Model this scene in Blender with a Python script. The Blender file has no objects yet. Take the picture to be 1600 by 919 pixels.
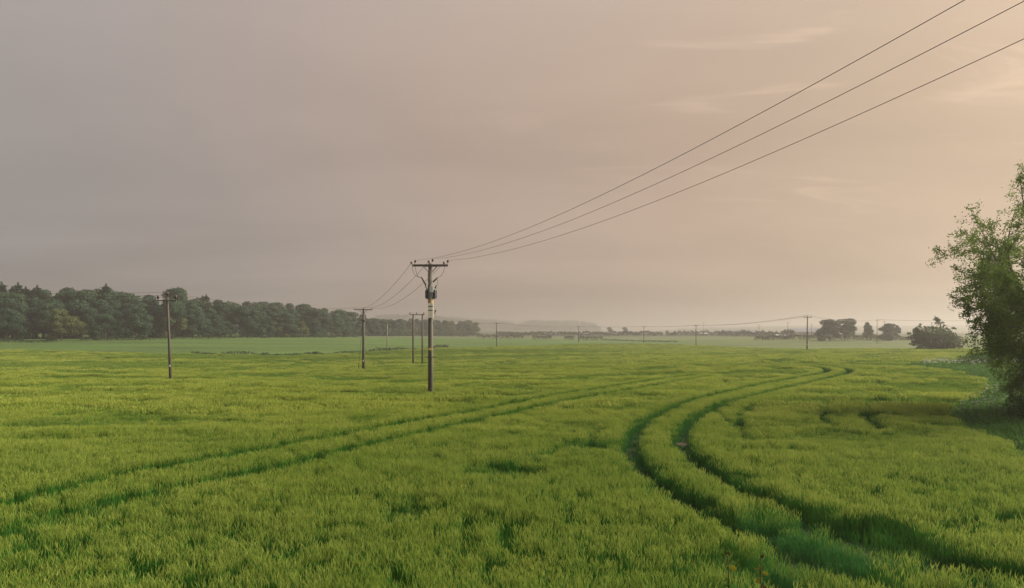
import bpy, math, random
import numpy as np

random.seed(7)
rng = np.random.default_rng(7)
scene = bpy.context.scene
COL = scene.collection
R = math.radians

# ------------------------------------------------------------------ camera
F = 1067.0          # focal length in photo pixels (24 mm on a 36 mm wide frame)
CX, HY = 800.0, 522.0
H = 4.4             # eye height above the field soil (camera stands on the bank)
cam_d = bpy.data.cameras.new("camera")
cam_d.sensor_width = 36.0
cam_d.lens = 36.0 * F / 1600.0
cam_d.shift_y = (HY - 459.5) / 1600.0
cam_d.clip_start = 0.1
cam_d.clip_end = 12000
cam = bpy.data.objects.new("camera", cam_d)
COL.objects.link(cam)
cam.location = (0, 0, H)
cam.rotation_euler = (R(90), 0, 0)
scene.camera = cam

# ------------------------------------------------------------------ light
SUN_AZ, SUN_EL = 82.0, 28.0          # degrees right of the view, above horizon
EXPOSURE = 1.15
SKY_GAIN = 0.495
SUN_STRENGTH = 4.8
sd = (math.sin(R(SUN_AZ)) * math.cos(R(SUN_EL)), math.cos(R(SUN_AZ)) * math.cos(R(SUN_EL)), math.sin(R(SUN_EL)))

def nd(nt, typ, **kw):
    n = nt.nodes.new(typ)
    for k, v in kw.items():
        setattr(n, k, v)
    return n

def ramp(nt, stops, interp='EASE'):
    n = nt.nodes.new('ShaderNodeValToRGB')
    cr = n.color_ramp
    cr.interpolation = interp
    while len(cr.elements) < len(stops):
        cr.elements.new(0.5)
    for e, (p, c) in zip(cr.elements, stops):
        e.position = p
        e.color = (*c, 1)
    return n

def vmath(nt, op, a, b=None):
    n = nd(nt, 'ShaderNodeVectorMath', operation=op)
    for i, v in enumerate((a, b)):
        if v is None: continue
        if isinstance(v, (tuple, list)): n.inputs[i].default_value = v
        else: nt.links.new(v, n.inputs[i])
    return n

def fmath(nt, op, a, b=None, c=None, clamp=False):
    n = nd(nt, 'ShaderNodeMath', operation=op)
    n.use_clamp = clamp
    for i, v in enumerate((a, b, c)):
        if v is None: continue
        if isinstance(v, (int, float)): n.inputs[i].default_value = v
        else: nt.links.new(v, n.inputs[i])
    return n.outputs[0]

def mixc(nt, fac, a, b, blend='MIX'):
    n = nd(nt, 'ShaderNodeMix', data_type='RGBA', blend_type=blend)
    for sock, v in ((n.inputs[0], fac), (n.inputs[6], a), (n.inputs[7], b)):
        if isinstance(v, (int, float)): sock.default_value = v
        elif isinstance(v, (tuple, list)): sock.default_value = (*v, 1) if len(v) == 3 else v
        else: nt.links.new(v, sock)
    return n.outputs[2]

world = bpy.data.worlds.new("World")
scene.world = world
world.use_nodes = True
nt = world.node_tree
nt.nodes.clear()
tc = nd(nt, 'ShaderNodeTexCoord')
dirv = tc.outputs['Generated']
sep = nd(nt, 'ShaderNodeSeparateXYZ'); nt.links.new(dirv, sep.inputs[0])
z = sep.outputs['Z']
sdot = vmath(nt, 'DOT_PRODUCT', dirv, sd).outputs['Value']
s01 = fmath(nt, 'MULTIPLY_ADD', sdot, 0.5, 0.5, clamp=True)
# hazy cloud sheet: mauve grey away from the sun, peach towards it
cloud_col = ramp(nt, [(0.0, (.290, .276, .274)), (0.26, (.298, .276, .269)), (0.42, (.340, .290, .264)), (0.56, (.408, .310, .254)),
                      (0.72, (.474, .344, .252)), (0.84, (.538, .388, .264)), (1.0, (.68, .49, .32))], 'LINEAR')
nt.links.new(s01, cloud_col.inputs[0])
zc = fmath(nt, 'MAXIMUM', z, 0.0)
lift = fmath(nt, 'MULTIPLY_ADD', zc, 0.50, 0.94)
# flatten the direction onto a cloud deck so streaks lie in layers
den = fmath(nt, 'ADD', zc, 0.12)
px_ = fmath(nt, 'DIVIDE', sep.outputs['X'], den)
py_ = fmath(nt, 'DIVIDE', sep.outputs['Y'], den)
comb = nd(nt, 'ShaderNodeCombineXYZ'); nt.links.new(px_, comb.inputs[0]); nt.links.new(py_, comb.inputs[1])
n1 = nd(nt, 'ShaderNodeTexNoise'); n1.inputs['Scale'].default_value = 0.75; n1.inputs['Detail'].default_value = 6; n1.inputs['Roughness'].default_value = 0.55
n1.inputs['Distortion'].default_value = 0.4
mp = nd(nt, 'ShaderNodeMapping'); mp.inputs['Rotation'].default_value = (0, 0, R(-30)); mp.inputs['Scale'].default_value = (0.5, 1.0, 1)
nt.links.new(comb.outputs[0], mp.inputs[0]); nt.links.new(mp.outputs[0], n1.inputs['Vector'])
cl = fmath(nt, 'MULTIPLY_ADD', n1.outputs[0], 0.62, 0.69)
# thin lit streaks near the sun
n2 = nd(nt, 'ShaderNodeTexNoise'); n2.inputs['Scale'].default_value = 2.8; n2.inputs['Detail'].default_value = 7; n2.inputs['Roughness'].default_value = 0.58
n2.inputs['Distortion'].default_value = 0.9
mp2 = nd(nt, 'ShaderNodeMapping'); mp2.inputs['Rotation'].default_value = (0, 0, R(-14)); mp2.inputs['Scale'].default_value = (0.42, 1.25, 1); mp2.inputs['Location'].default_value = (1.1, 2.4, 0)
nt.links.new(comb.outputs[0], mp2.inputs[0]); nt.links.new(mp2.outputs[0], n2.inputs['Vector'])
st = nd(nt, 'ShaderNodeMapRange', interpolation_type='SMOOTHSTEP'); st.inputs[1].default_value = 0.54; st.inputs[2].default_value = 0.74
nt.links.new(n2.outputs[0], st.inputs[0])
near = nd(nt, 'ShaderNodeMapRange', interpolation_type='SMOOTHSTEP'); near.inputs[1].default_value = 0.50; near.inputs[2].default_value = 0.85
nt.links.new(s01, near.inputs[0])
zband = nd(nt, 'ShaderNodeMapRange', interpolation_type='SMOOTHSTEP'); zband.inputs[1].default_value = 0.10; zband.inputs[2].default_value = 0.2
nt.links.new(zc, zband.inputs[0])
streak = fmath(nt, 'MULTIPLY', fmath(nt, 'MULTIPLY', st.outputs[0], near.outputs[0]), fmath(nt, 'MULTIPLY', zband.outputs[0], 0.24))
tot = fmath(nt, 'MULTIPLY', fmath(nt, 'MULTIPLY', lift, cl), fmath(nt, 'ADD', streak, 1.0))
tot = fmath(nt, 'MULTIPLY', tot, 1.0)
vs = nd(nt, 'ShaderNodeVectorMath', operation='SCALE')
zen = nd(nt, 'ShaderNodeMapRange', interpolation_type='SMOOTHSTEP'); zen.inputs[1].default_value = .25; zen.inputs[2].default_value = 1.0
nt.links.new(zc, zen.inputs[0])
cc = mixc(nt, zen.outputs[0], cloud_col.outputs[0], (.37, .39, .42))     # thinner, cooler cloud overhead
nt.links.new(cc, vs.inputs[0]); nt.links.new(tot, vs.inputs['Scale'])
bg_cloud = nd(nt, 'ShaderNodeBackground'); bg_cloud.inputs['Strength'].default_value = SKY_GAIN
nt.links.new(vs.outputs[0], bg_cloud.inputs['Color'])
sky = nd(nt, 'ShaderNodeTexSky', sky_type='NISHITA')
sky.sun_disc = False
sky.sun_elevation = R(SUN_EL)
sky.sun_rotation = R(SUN_AZ)
sky.dust_density = 6.0
bg_sky = nd(nt, 'ShaderNodeBackground'); bg_sky.inputs['Strength'].default_value = 0.05
nt.links.new(sky.outputs[0], bg_sky.inputs['Color'])
mx = nd(nt, 'ShaderNodeMixShader'); mx.inputs[0].default_value = 0.93
nt.links.new(bg_sky.outputs[0], mx.inputs[1]); nt.links.new(bg_cloud.outputs[0], mx.inputs[2])
wo = nd(nt, 'ShaderNodeOutputWorld'); nt.links.new(mx.outputs[0], wo.inputs[0])

sun_d = bpy.data.lights.new("sun", 'SUN')
sun_d.energy = SUN_STRENGTH
sun_d.angle = R(58)
sun_d.color = (1.0, 0.92, 0.74)
sun = bpy.data.objects.new("sun", sun_d)
COL.objects.link(sun)
from mathutils import Vector
sun.rotation_euler = Vector(sd).to_track_quat('Z', 'Y').to_euler()
sun.location = (60, 30, 40)

scene.view_settings.view_transform = 'Standard'
scene.view_settings.look = 'None'
scene.view_settings.gamma = 1
scene.view_settings.use_curve_mapping = False
scene.view_settings.exposure = EXPOSURE
scene.cycles.max_bounces = 6
scene.cycles.diffuse_bounces = 3
scene.cycles.transmission_bounces = 3
scene.cycles.volume_bounces = 0
scene.cycles.transparent_max_bounces = 4
scene.cycles.use_denoising = True

# ------------------------------------------------------------------ helpers
def tag(o, label=None, cat=None, group=None, kind=None):
    if label: o['label'] = label
    if cat: o['category'] = cat
    if group: o['group'] = group
    if kind: o['kind'] = kind
    return o

def empty(name, loc, rz=0.0):
    o = bpy.data.objects.new(name, None)
    o.empty_display_size = 0.3
    COL.objects.link(o)
    o.location = loc
    o.rotation_euler = (0, 0, rz)
    return o

def mesh_np(name, V, faces, mats=(), midx=None, attrs=None, smooth=False):
    """faces: (n,k) int array or list of such arrays"""
    if not isinstance(faces, list): faces = [faces]
    faces = [np.asarray(f, dtype=np.int32) for f in faces if len(f)]
    me = bpy.data.meshes.new(name)
    V = np.asarray(V, dtype=np.float32)
    me.vertices.add(len(V))
    me.vertices.foreach_set('co', V.ravel())
    nl = sum(f.size for f in faces); npol = sum(len(f) for f in faces)
    if npol:
        me.loops.add(nl); me.polygons.add(npol)
        me.loops.foreach_set('vertex_index', np.concatenate([f.ravel() for f in faces]))
        sizes = np.concatenate([np.full(len(f), f.shape[1], dtype=np.int32) for f in faces])
        starts = np.concatenate([[0], np.cumsum(sizes)[:-1]]).astype(np.int32)
        me.polygons.foreach_set('loop_start', starts)
        me.polygons.foreach_set('loop_total', sizes)
        if midx is not None:
            me.polygons.foreach_set('material_index', np.asarray(midx, dtype=np.int32))
        me.polygons.foreach_set('use_smooth', np.full(npol, smooth, dtype=bool))
    for m in mats: me.materials.append(m)
    if attrs:
        for k, (typ, data) in attrs.items():
            a = me.attributes.new(k, typ, 'POINT')
            key = {'FLOAT': 'value', 'INT': 'value', 'FLOAT_VECTOR': 'vector', 'FLOAT_COLOR': 'color'}[typ]
            a.data.foreach_set(key, np.asarray(data, dtype=np.int32 if typ == 'INT' else np.float32).ravel())
    me.update(calc_edges=True)
    me.validate()
    return me

def obj(name, me, parent=None, loc=(0, 0, 0)):
    o = bpy.data.objects.new(name, me)
    COL.objects.link(o)
    o.location = loc
    if parent is not None: o.parent = parent
    return o

class MB:
    """collects simple shapes"""
    def __init__(self): self.V = []; self.F4 = []; self.F3 = []; self.n = 0
    def add(self, V, F4=(), F3=()):
        V = np.asarray(V, float).reshape(-1, 3)
        for f in F4: self.F4.append([i + self.n for i in f])
        for f in F3: self.F3.append([i + self.n for i in f])
        self.V.append(V); self.n += len(V)
    def box(self, c, s, rot=None):
        v = np.array([[x, y, z] for x in (-.5, .5) for y in (-.5, .5) for z in (-.5, .5)]) * np.array(s)
        if rot is not None: v = v @ rot.T
        self.add(v + np.array(c), [(0, 1, 3, 2), (4, 6, 7, 5), (0, 4, 5, 1), (2, 3, 7, 6), (0, 2, 6, 4), (1, 5, 7, 3)])
    def tube(self, pts, rad, n=6, cap=True):
        pts = np.asarray(pts, float); rad = np.broadcast_to(np.asarray(rad, float), (len(pts),))
        t = np.gradient(pts, axis=0); t /= np.linalg.norm(t, axis=1, keepdims=True) + 1e-9
        ref = np.array([0, 0, 1.0]) if abs(t[:, 2]).mean() < .8 else np.array([1.0, 0, 0])
        a = np.cross(t, ref); a /= np.linalg.norm(a, axis=1, keepdims=True) + 1e-9
        b = np.cross(t, a)
        th = np.linspace(0, 2 * np.pi, n, endpoint=False)
        ring = a[:, None] * np.cos(th)[None, :, None] + b[:, None] * np.sin(th)[None, :, None]
        V = (pts[:, None] + ring * rad[:, None, None]).reshape(-1, 3)
        Fq = [(i * n + j, i * n + (j + 1) % n, (i + 1) * n + (j + 1) % n, (i + 1) * n + j) for i in range(len(pts) - 1) for j in range(n)]
        base = self.n
        self.add(V, Fq)
        if cap:
            c0 = len(V)
            self.add([pts[0], pts[-1]])
            k = self.n - 2
            for j in range(n):
                self.F3.append([k, base + (j + 1) % n, base + j])
                e = base + (len(pts) - 1) * n
                self.F3.append([k + 1, e + j, e + (j + 1) % n])
    def lathe(self, c, prof, n=8):
        pts = [(c[0], c[1], c[2] + h) for r, h in prof]
        self.tube(pts, [max(r, 1e-3) for r, h in prof], n)
    def build(self, name, mat, parent=None, loc=(0, 0, 0), smooth=False):
        me = mesh_np(name, np.concatenate(self.V), [np.array(self.F4).reshape(-1, 4), np.array(self.F3).reshape(-1, 3)], [mat], smooth=smooth)
        return obj(name, me, parent, loc)

def hash2(ix, iy, seed):
    h = (ix.astype(np.int64) * 374761393 + iy.astype(np.int64) * 668265263 + seed * 974634777) & 0xFFFFFFFF
    h = ((h ^ (h >> 13)) * 1274126177) & 0xFFFFFFFF
    h = h ^ (h >> 16)
    return (h & 0xFFFF) / 65535.0

def vnoise(x, y, seed=0):
    ix = np.floor(x); iy = np.floor(y)
    fx = x - ix; fy = y - iy
    fx = fx * fx * (3 - 2 * fx); fy = fy * fy * (3 - 2 * fy)
    a = hash2(ix, iy, seed); b = hash2(ix + 1, iy, seed); c = hash2(ix, iy + 1, seed); d = hash2(ix + 1, iy + 1, seed)
    return (a * (1 - fx) + b * fx) * (1 - fy) + (c * (1 - fx) + d * fx) * fy

def fbm(x, y, seed=0, octv=3):
    s = 0; amp = .5; tot = 0
    for o in range(octv):
        s = s + amp * vnoise(x * 2 ** o + 17.3 * o, y * 2 ** o - 9.1 * o, seed + o); tot += amp; amp *= .5
    return s / tot

def sstep(a, b, x):
    t = np.clip((x - a) / (b - a), 0, 1)
    return t * t * (3 - 2 * t)

# ------------------------------------------------------------------ terrain heights (soil level)
YN = np.array([40, 60, 75, 100, 125, 170, 220, 300, 370, 450, 700, 1200, 1800, 2600, 3600], float)
UN = (np.array([0, 300, 570, 776, 1000, 1150, 1260, 1440, 1600], float) - CX) / F
ZN = np.array([
 # 40   60   75   100   125   170   220   300   370   450   700   1200  1800  2600 3600
 [0, -.4, -1.0, -1.5, -1.7, -1.5, -.2, 2.5, 3.6, 4.0, 5.0, 8.0, 12., 25., 20.],   # 0
 [0, -.4, -1.0, -1.5, -1.7, -1.6, -.6, 2.3, 3.4, 3.8, 4.6, 8.0, 12., 25., 20.],   # 300
 [0, -.5, -1.0, -1.4, -1.7, -1.7, -.9, 1.2, 2.1, 2.8, 3.4, 7.0, 12., 25., 20.],   # 570
 [0, -.2, -.5, -1.0, -1.4, -1.3, -.9, -.3, .7, 1.5, 2.9, 6.0, 11., 22., 18.],     # 776
 [0, -.1, -.2, -.4, -.6, -.9, -.9, -.4, .2, 1.1, 3.2, 4.6, 8., 16., 14.],         # 1000
 [0, 0, -.1, -.2, -.3, -.6, -.9, -.5, .5, 1.5, 3.4, 5.0, 10., 29., 18.],          # 1150
 [0, 0, 0, 0, -.1, -.2, -.8, -.1, 1.4, 2.2, 3.6, 6.0, 12., 36., 18.],             # 1260
 [0, 0, 0, 0, 0, -.1, -.6, .2, 1.6, 2.4, 3.8, 6.0, 12., 34., 18.],                # 1440
 [0, 0, 0, 0, 0, -.1, -.6, .2, 1.6, 2.4, 3.8, 6.0, 12., 30., 18.],                # 1600
])

def cr_w(t):
    return np.stack([-.5 * t + t * t - .5 * t ** 3, 1 - 2.5 * t * t + 1.5 * t ** 3, .5 * t + 2 * t * t - 1.5 * t ** 3, -.5 * t * t + .5 * t ** 3], -1)

def ground_z(x, y):
    x = np.asarray(x, float); y = np.asarray(y, float)
    shp = np.broadcast(x, y).shape
    x = np.broadcast_to(x, shp).ravel(); y = np.broadcast_to(y, shp).ravel()
    yy = np.clip(y, YN[0], YN[-1])
    u = np.clip(x / np.maximum(yy, 1), UN[0], UN[-1])
    def loc(nodes, v, log):
        i = np.clip(np.searchsorted(nodes, v, side='right') - 1, 0, len(nodes) - 2)
        a, b = nodes[i], nodes[i + 1]
        t = (np.log(v) - np.log(a)) / (np.log(b) - np.log(a)) if log else (v - a) / (b - a)
        return i, np.clip(t, 0, 1)
    iy, ty = loc(YN, yy, True); iu, tu = loc(UN, u, False)
    wy, wu = cr_w(ty), cr_w(tu)
    zz = np.zeros(len(x))
    for a in range(4):
        for b in range(4):
            ju = np.clip(iu + a - 1, 0, len(UN) - 1); jy = np.clip(iy + b - 1, 0, len(YN) - 1)
            zz += wu[:, a] * wy[:, b] * ZN[ju, jy]
    # the bank the photographer stands on
    zz += 2.8 * sstep(8, -1, y) + 2.7 * sstep(0, -28, y)
    zz += .10 * (fbm(x / 9, y / 9, 5) - .5) * sstep(8, 14, y) * sstep(500, 200, y)
    return zz.reshape(shp)

def gz(x, y): return float(ground_z(np.array([x]), np.array([y]))[0])

def px2w(px, py, off=0.6):
    """point of the photo -> place on the ground (off: height of the crop there)"""
    ys = np.geomspace(6, 3000, 6000)
    u = (px - CX) / F
    ray = H - (py - HY) / F * ys
    g = ground_z(u * ys, ys) + off
    k = np.argmax(ray <= g)
    if ray[k] > g[k]: k = len(ys) - 1
    return u * ys[k], ys[k]

def at(px, Y): return (px - CX) / F * Y
def zat(py, Y): return H - (py - HY) / F * Y

# ------------------------------------------------------------------ materials
def new_mat(name):
    m = bpy.data.materials.new(name); m.use_nodes = True
    m.node_tree.nodes.clear()
    return m, m.node_tree

def leaf_mat(name, c_dark, c_light, trans=0.35, var=0.5, noise_scale=0.4, inst_attr=None, gloss=0.07, rough=0.65, tint_col=None):
    m, t = new_mat(name)
    oi = nd(t, 'ShaderNodeObjectInfo')
    geo = nd(t, 'ShaderNodeNewGeometry')
    no = nd(t, 'ShaderNodeTexNoise'); no.inputs['Scale'].default_value = noise_scale; no.inputs['Detail'].default_value = 3
    t.links.new(geo.outputs['Position'], no.inputs['Vector'])
    isl = geo.outputs['Random Per Island']
    f = fmath(t, 'ADD', fmath(t, 'MULTIPLY', isl, 0.45), fmath(t, 'MULTIPLY_ADD', no.outputs[0], 1.1, -0.3), clamp=True)
    f2 = fmath(t, 'MULTIPLY_ADD', oi.outputs['Random'], var, fmath(t, 'MULTIPLY', f, 1 - var * .5), clamp=True)
    c = mixc(t, f2, c_dark, c_light)
    if inst_attr:
        at_ = nd(t, 'ShaderNodeAttribute', attribute_name=inst_attr, attribute_type='INSTANCER')
        c = mixc(t, at_.outputs['Fac'], c, tint_col)
    pb = nd(t, 'ShaderNodeBsdfPrincipled')
    pb.inputs['Roughness'].default_value = rough
    pb.inputs['Specular IOR Level'].default_value = gloss
    t.links.new(c, pb.inputs['Base Color'])
    tr = nd(t, 'ShaderNodeBsdfTranslucent'); t.links.new(c, tr.inputs['Color'])
    mxs = nd(t, 'ShaderNodeMixShader'); mxs.inputs[0].default_value = trans
    t.links.new(pb.outputs[0], mxs.inputs[1]); t.links.new(tr.outputs[0], mxs.inputs[2])
    o = nd(t, 'ShaderNodeOutputMaterial'); t.links.new(mxs.outputs[0], o.inputs[0])
    return m

def solid_mat(name, c1, c2, scale=3.0, rough=0.8, stretch=(1, 1, 1), bump=0.3, metal=0.0, detail=6):
    m, t = new_mat(name)
    tcn = nd(t, 'ShaderNodeTexCoord')
    mpn = nd(t, 'ShaderNodeMapping'); mpn.inputs['Scale'].default_value = stretch
    t.links.new(tcn.outputs['Object'], mpn.inputs[0])
    no = nd(t, 'ShaderNodeTexNoise'); no.inputs['Scale'].default_value = scale; no.inputs['Detail'].default_value = detail
    t.links.new(mpn.outputs[0], no.inputs['Vector'])
    f = nd(t, 'ShaderNodeMapRange'); f.inputs[1].default_value = .3; f.inputs[2].default_value = .7
    t.links.new(no.outputs[0], f.inputs[0])
    c = mixc(t, f.outputs[0], c1, c2)
    pb = nd(t, 'ShaderNodeBsdfPrincipled'); pb.inputs['Roughness'].default_value = rough; pb.inputs['Metallic'].default_value = metal
    t.links.new(c, pb.inputs['Base Color'])
    bp = nd(t, 'ShaderNodeBump'); bp.inputs['Strength'].default_value = bump; bp.inputs['Distance'].default_value = 0.02
    t.links.new(no.outputs[0], bp.inputs['Height']); t.links.new(bp.outputs[0], pb.inputs['Normal'])
    o = nd(t, 'ShaderNodeOutputMaterial'); t.links.new(pb.outputs[0], o.inputs[0])
    return m

M = {}
M['barley_leaf'] = leaf_mat('barley_leaf', (.036, .130, .018), (.100, .240, .024), trans=.35, var=.4, noise_scale=.35, inst_attr='tint', tint_col=(.034, .125, .034))
M['barley_ear'] = leaf_mat('barley_ear', (.200, .292, .036), (.435, .455, .112), trans=.40, var=.4, noise_scale=.22, inst_attr='tint', tint_col=(.088, .192, .031))
M['verge'] = leaf_mat('verge_grass', (.022, .078, .016), (.092, .180, .034), trans=.4, var=.7, noise_scale=.5)
M['umbel'] = solid_mat('umbel_white', (.42, .42, .35), (.62, .61, .52), 30, .8, bump=0)
M['stem'] = solid_mat('green_stem', (.06, .10, .03), (.11, .14, .05), 12, .7)
M['tree_leaf'] = leaf_mat('tree_leaf', (.056, .112, .022), (.170, .235, .040), trans=.5, var=.15, noise_scale=.45)
M['tree_leaf2'] = leaf_mat('willow_leaf', (.050, .080, .035), (.105, .130, .055), trans=.3, var=.15, noise_scale=.3)
M['wood_leaf'] = leaf_mat('wood_leaf', (.014, .038, .026), (.046, .082, .042), trans=.2, var=.6, noise_scale=.12)
M['wood_leaf_pale'] = leaf_mat('pale_leaf', (.050, .074, .028), (.095, .112, .040), trans=.2, var=.5, noise_scale=.12)
M['conifer'] = leaf_mat('conifer_needles', (.016, .036, .022), (.036, .062, .030), trans=.08, var=.4, noise_scale=.2)
M['hedge'] = leaf_mat('hedge_leaf', (.016, .030, .014), (.044, .060, .024), trans=.2, var=.5, noise_scale=.3)
M['bark'] = solid_mat('bark', (.035, .028, .022), (.085, .070, .055), 8, .9, (1, 1, .25), .6)
M['pole'] = solid_mat('pole_timber', (.040, .031, .027), (.085, .068, .058), 7, .85, (3, 3, .12), .4)
M['pole_pale'] = solid_mat('pole_timber_pale', (.15, .12, .10), (.24, .20, .17), 7, .85, (3, 3, .12), .4)
M['pole_grey'] = solid_mat('pole_timber_grey', (.075, .062, .054), (.150, .128, .112), 7, .85, (3, 3, .12), .5)
M['steel'] = solid_mat('weathered_steel', (.055, .045, .042), (.11, .09, .08), 10, .6, bump=.1, metal=.4)
M['tank'] = solid_mat('grey_tank_paint', (.10, .11, .12), (.15, .16, .17), 6, .5, bump=.05)
M['box_pale'] = solid_mat('pale_box_paint', (.34, .36, .36), (.42, .43, .42), 6, .5, bump=.05)
M['cream'] = solid_mat('cream_guard', (.50, .47, .40), (.62, .58, .50), 5, .6, bump=.05)
M['dark'] = solid_mat('dark_rubber', (.02, .018, .018), (.04, .035, .033), 8, .5, bump=.1)
M['insul'] = solid_mat('brown_porcelain', (.022, .014, .012), (.045, .028, .022), 8, .3, bump=.0)
M['wire'] = solid_mat('copper_wire', (.050, .028, .020), (.075, .045, .032), 5, .6, bump=0, metal=.2)
M['yellow'] = solid_mat('yellow_plate', (.50, .36, .06), (.60, .44, .10), 8, .6, bump=0)
M['ochre'] = solid_mat('ochre_band', (.24, .16, .06), (.34, .23, .10), 8, .7, bump=.1)
M['roof_dark'] = solid_mat('slate_roof', (.10, .11, .13), (.16, .17, .19), .6, .7, bump=.1)
M['roof_white'] = solid_mat('white_roof', (.34, .34, .34), (.45, .44, .43), .4, .5, bump=.05)
M['wall_barn'] = solid_mat('barn_wall', (.22, .19, .16), (.32, .28, .24), .6, .8, bump=.1)
M['red_bud'] = leaf_mat('red_shoot', (.045, .026, .014), (.075, .042, .02), trans=.25, var=.2, noise_scale=8)
M['gold_leaf'] = leaf_mat('gold_leaf', (.10, .10, .012), (.17, .16, .02), trans=.4, var=.2, noise_scale=8)

# ------------------------------------------------------------------ field layout
EDGE_PX = [(1760, 770), (1600, 705), (1540, 672), (1478, 643), (1492, 628), (1535, 608), (1541, 598), (1530, 588), (1480, 577), (1412, 571)]
EDGE_PX2 = [(1416, 567), (1455, 562.5), (1520, 559.5), (1600, 556)]
edge = [px2w(*p) for p in EDGE_PX] + [px2w(*p) for p in EDGE_PX2]

def smooth_line(pts, step):
    pts = np.array(pts, float)
    P = np.vstack([2 * pts[0] - pts[1], pts, 2 * pts[-1] - pts[-2]])
    out = []
    for i in range(1, len(P) - 2):
        L = np.linalg.norm(P[i + 1] - P[i]); n = max(2, int(L / step))
        t = np.linspace(0, 1, n, endpoint=False)
        w = cr_w(t)
        out.append(w @ P[i - 1:i + 3])
    out.append(P[-2:-1])
    return np.vstack(out)

edge_s = smooth_line(edge, .5)
verge_poly = np.vstack([[(16, 8)], edge_s, [(edge_s[-1][0] + 90, edge_s[-1][1] + 6), (250, 60), (120, 8)]])

def in_poly(x, y, poly):
    inside = np.zeros(len(x), bool)
    n = len(poly); j = n - 1
    for i in range(n):
        xi, yi = poly[i]; xj, yj = poly[j]
        if yi != yj:
            c = ((yi > y) != (yj > y)) & (x < (xj - xi) * (y - yi) / (yj - yi) + xi)
            inside ^= c
        j = i
    return inside

def far_edge(x, y):
    """depth where the barley stops, by bearing"""
    u = x / np.maximum(y, 1)
    return np.interp(u, (np.array([-200, 0, 300, 450, 600, 776, 900, 1000, 1120, 1260, 1600, 1900]) - CX) / F,
                     [215, 205, 182, 172, 205, 250, 290, 300, 260, 200, 200, 200])

RUTS_PX = [
 # headland tramline, two wheelings
 [(1225, 569), (1262, 572), (1290, 577), (1287, 583), (1240, 592), (1170, 605), (1085, 625), (1015, 655), (986, 690), (1002, 727), (1045, 760), (1105, 797), (1180, 830), (1265, 862), (1350, 900)],
 [(1262, 572), (1300, 574), (1326, 578), (1322, 584), (1280, 595), (1205, 612), (1132, 631), (1082, 657), (1064, 690), (1088, 716), (1132, 746), (1190, 773), (1265, 800), (1345, 826), (1480, 868), (1600, 905)],
 # second tramline sweeping to the left
 [(-60, 806), (40, 782), (180, 744), (330, 718), (480, 690), (620, 664), (760, 639), (880, 616), (1010, 596), (1090, 585)],
 [(-60, 842), (60, 818), (220, 776), (380, 742), (500, 715), (640, 681), (780, 650), (900, 624), (1030, 601), (1110, 588)],
]
ruts = [smooth_line([px2w(*p, .5) for p in L], .25) for L in RUTS_PX]
# short thin gaps (missed drill rows)
GAPS_PX = [
 ([(880, 698), (845, 712), (800, 726), (755, 742)], .30), ([(660, 784), (640, 794), (615, 803)], .26),
 ([(1180, 634), (1160, 646), (1157, 660), (1168, 672)], .22), ([(1300, 630), (1284, 645), (1290, 658), (1305, 668)], .24),
 ([(1390, 624), (1360, 635), (1350, 645), (1362, 658), (1382, 670)], .32), ([(945, 670), (925, 684), (915, 700)], .30),
 ([(1500, 806), (1470, 840), (1480, 862)], .18), ([(560, 632), (620, 622), (660, 615)], .2), ([(860, 760), (840, 772)], .2),
 ([(470, 688), (560, 671)], .18), ([(700, 560), (790, 557)], .5), ([(-20, 601), (160, 598), (330, 592)], .35), ([(1120, 642), (1140, 662), (1180, 690)], .16),
 ([(1440, 600), (1410, 612), (1395, 622)], .22), ([(300, 560), (500, 563)], .3), ([(0, 569), (200, 566), (420, 559)], .3),
]
gaps = [(smooth_line([px2w(*p, .5) for p in L], .3), w) for L, w in GAPS_PX]
# patches where the stand is leafy and late: no ears yet (px centre, radius m)
LATE_PX = [(1300, 830, 1.7), (1400, 845, 1.6), (1210, 805, 1.0), (1200, 875, 1.2), (790, 732, 1.0), (930, 690, 1.2), (630, 797, .8)]
late = [(*px2w(p[0], p[1]), p[2]) for p in LATE_PX]
BARE = [(*px2w(1066, 691, .1), .42), (*px2w(1308, 812, .1), .24)]

def dist_line(x, y, L):
    out = np.empty(len(x))
    for a in range(0, len(x), 4000):
        dx = x[a:a + 4000, None] - L[None, :, 0]; dy = y[a:a + 4000, None] - L[None, :, 1]
        out[a:a + 4000] = np.sqrt((dx * dx + dy * dy).min(1))
    return out

def dist_near(x, y, L, far=6.0):
    out = np.full(len(x), 1e3)
    lo = L.min(0) - far; hi = L.max(0) + far
    m = (x > lo[0]) & (x < hi[0]) & (y > lo[1]) & (y < hi[1])
    if m.any(): out[m] = dist_line(x[m], y[m], L)
    return out

# ------------------------------------------------------------------ ground sheet
NS, NY = 420, 380
ss = np.linspace(-1.9, 1.9, NS)
ys = np.concatenate([np.linspace(-45, 40, 90, endpoint=False), np.geomspace(40, 4200, NY - 90)])
SS, YY = np.meshgrid(ss, ys)
XX = SS * (YY + 62)
ZZ = ground_z(XX, YY)
ZZ = ZZ - .6 * sstep(3600, 4200, YY) * 30
x = XX.ravel(); y = YY.ravel()
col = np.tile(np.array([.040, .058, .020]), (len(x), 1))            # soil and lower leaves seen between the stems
fe = far_edge(x, y)
beyond = sstep(-2, 2, y - fe)[:, None]
far_col = np.array([.066, .108, .027])
pn = fbm(x / 90, y / 60, 11)[:, None]
far_c = far_col * (.9 + .25 * pn)
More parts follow.
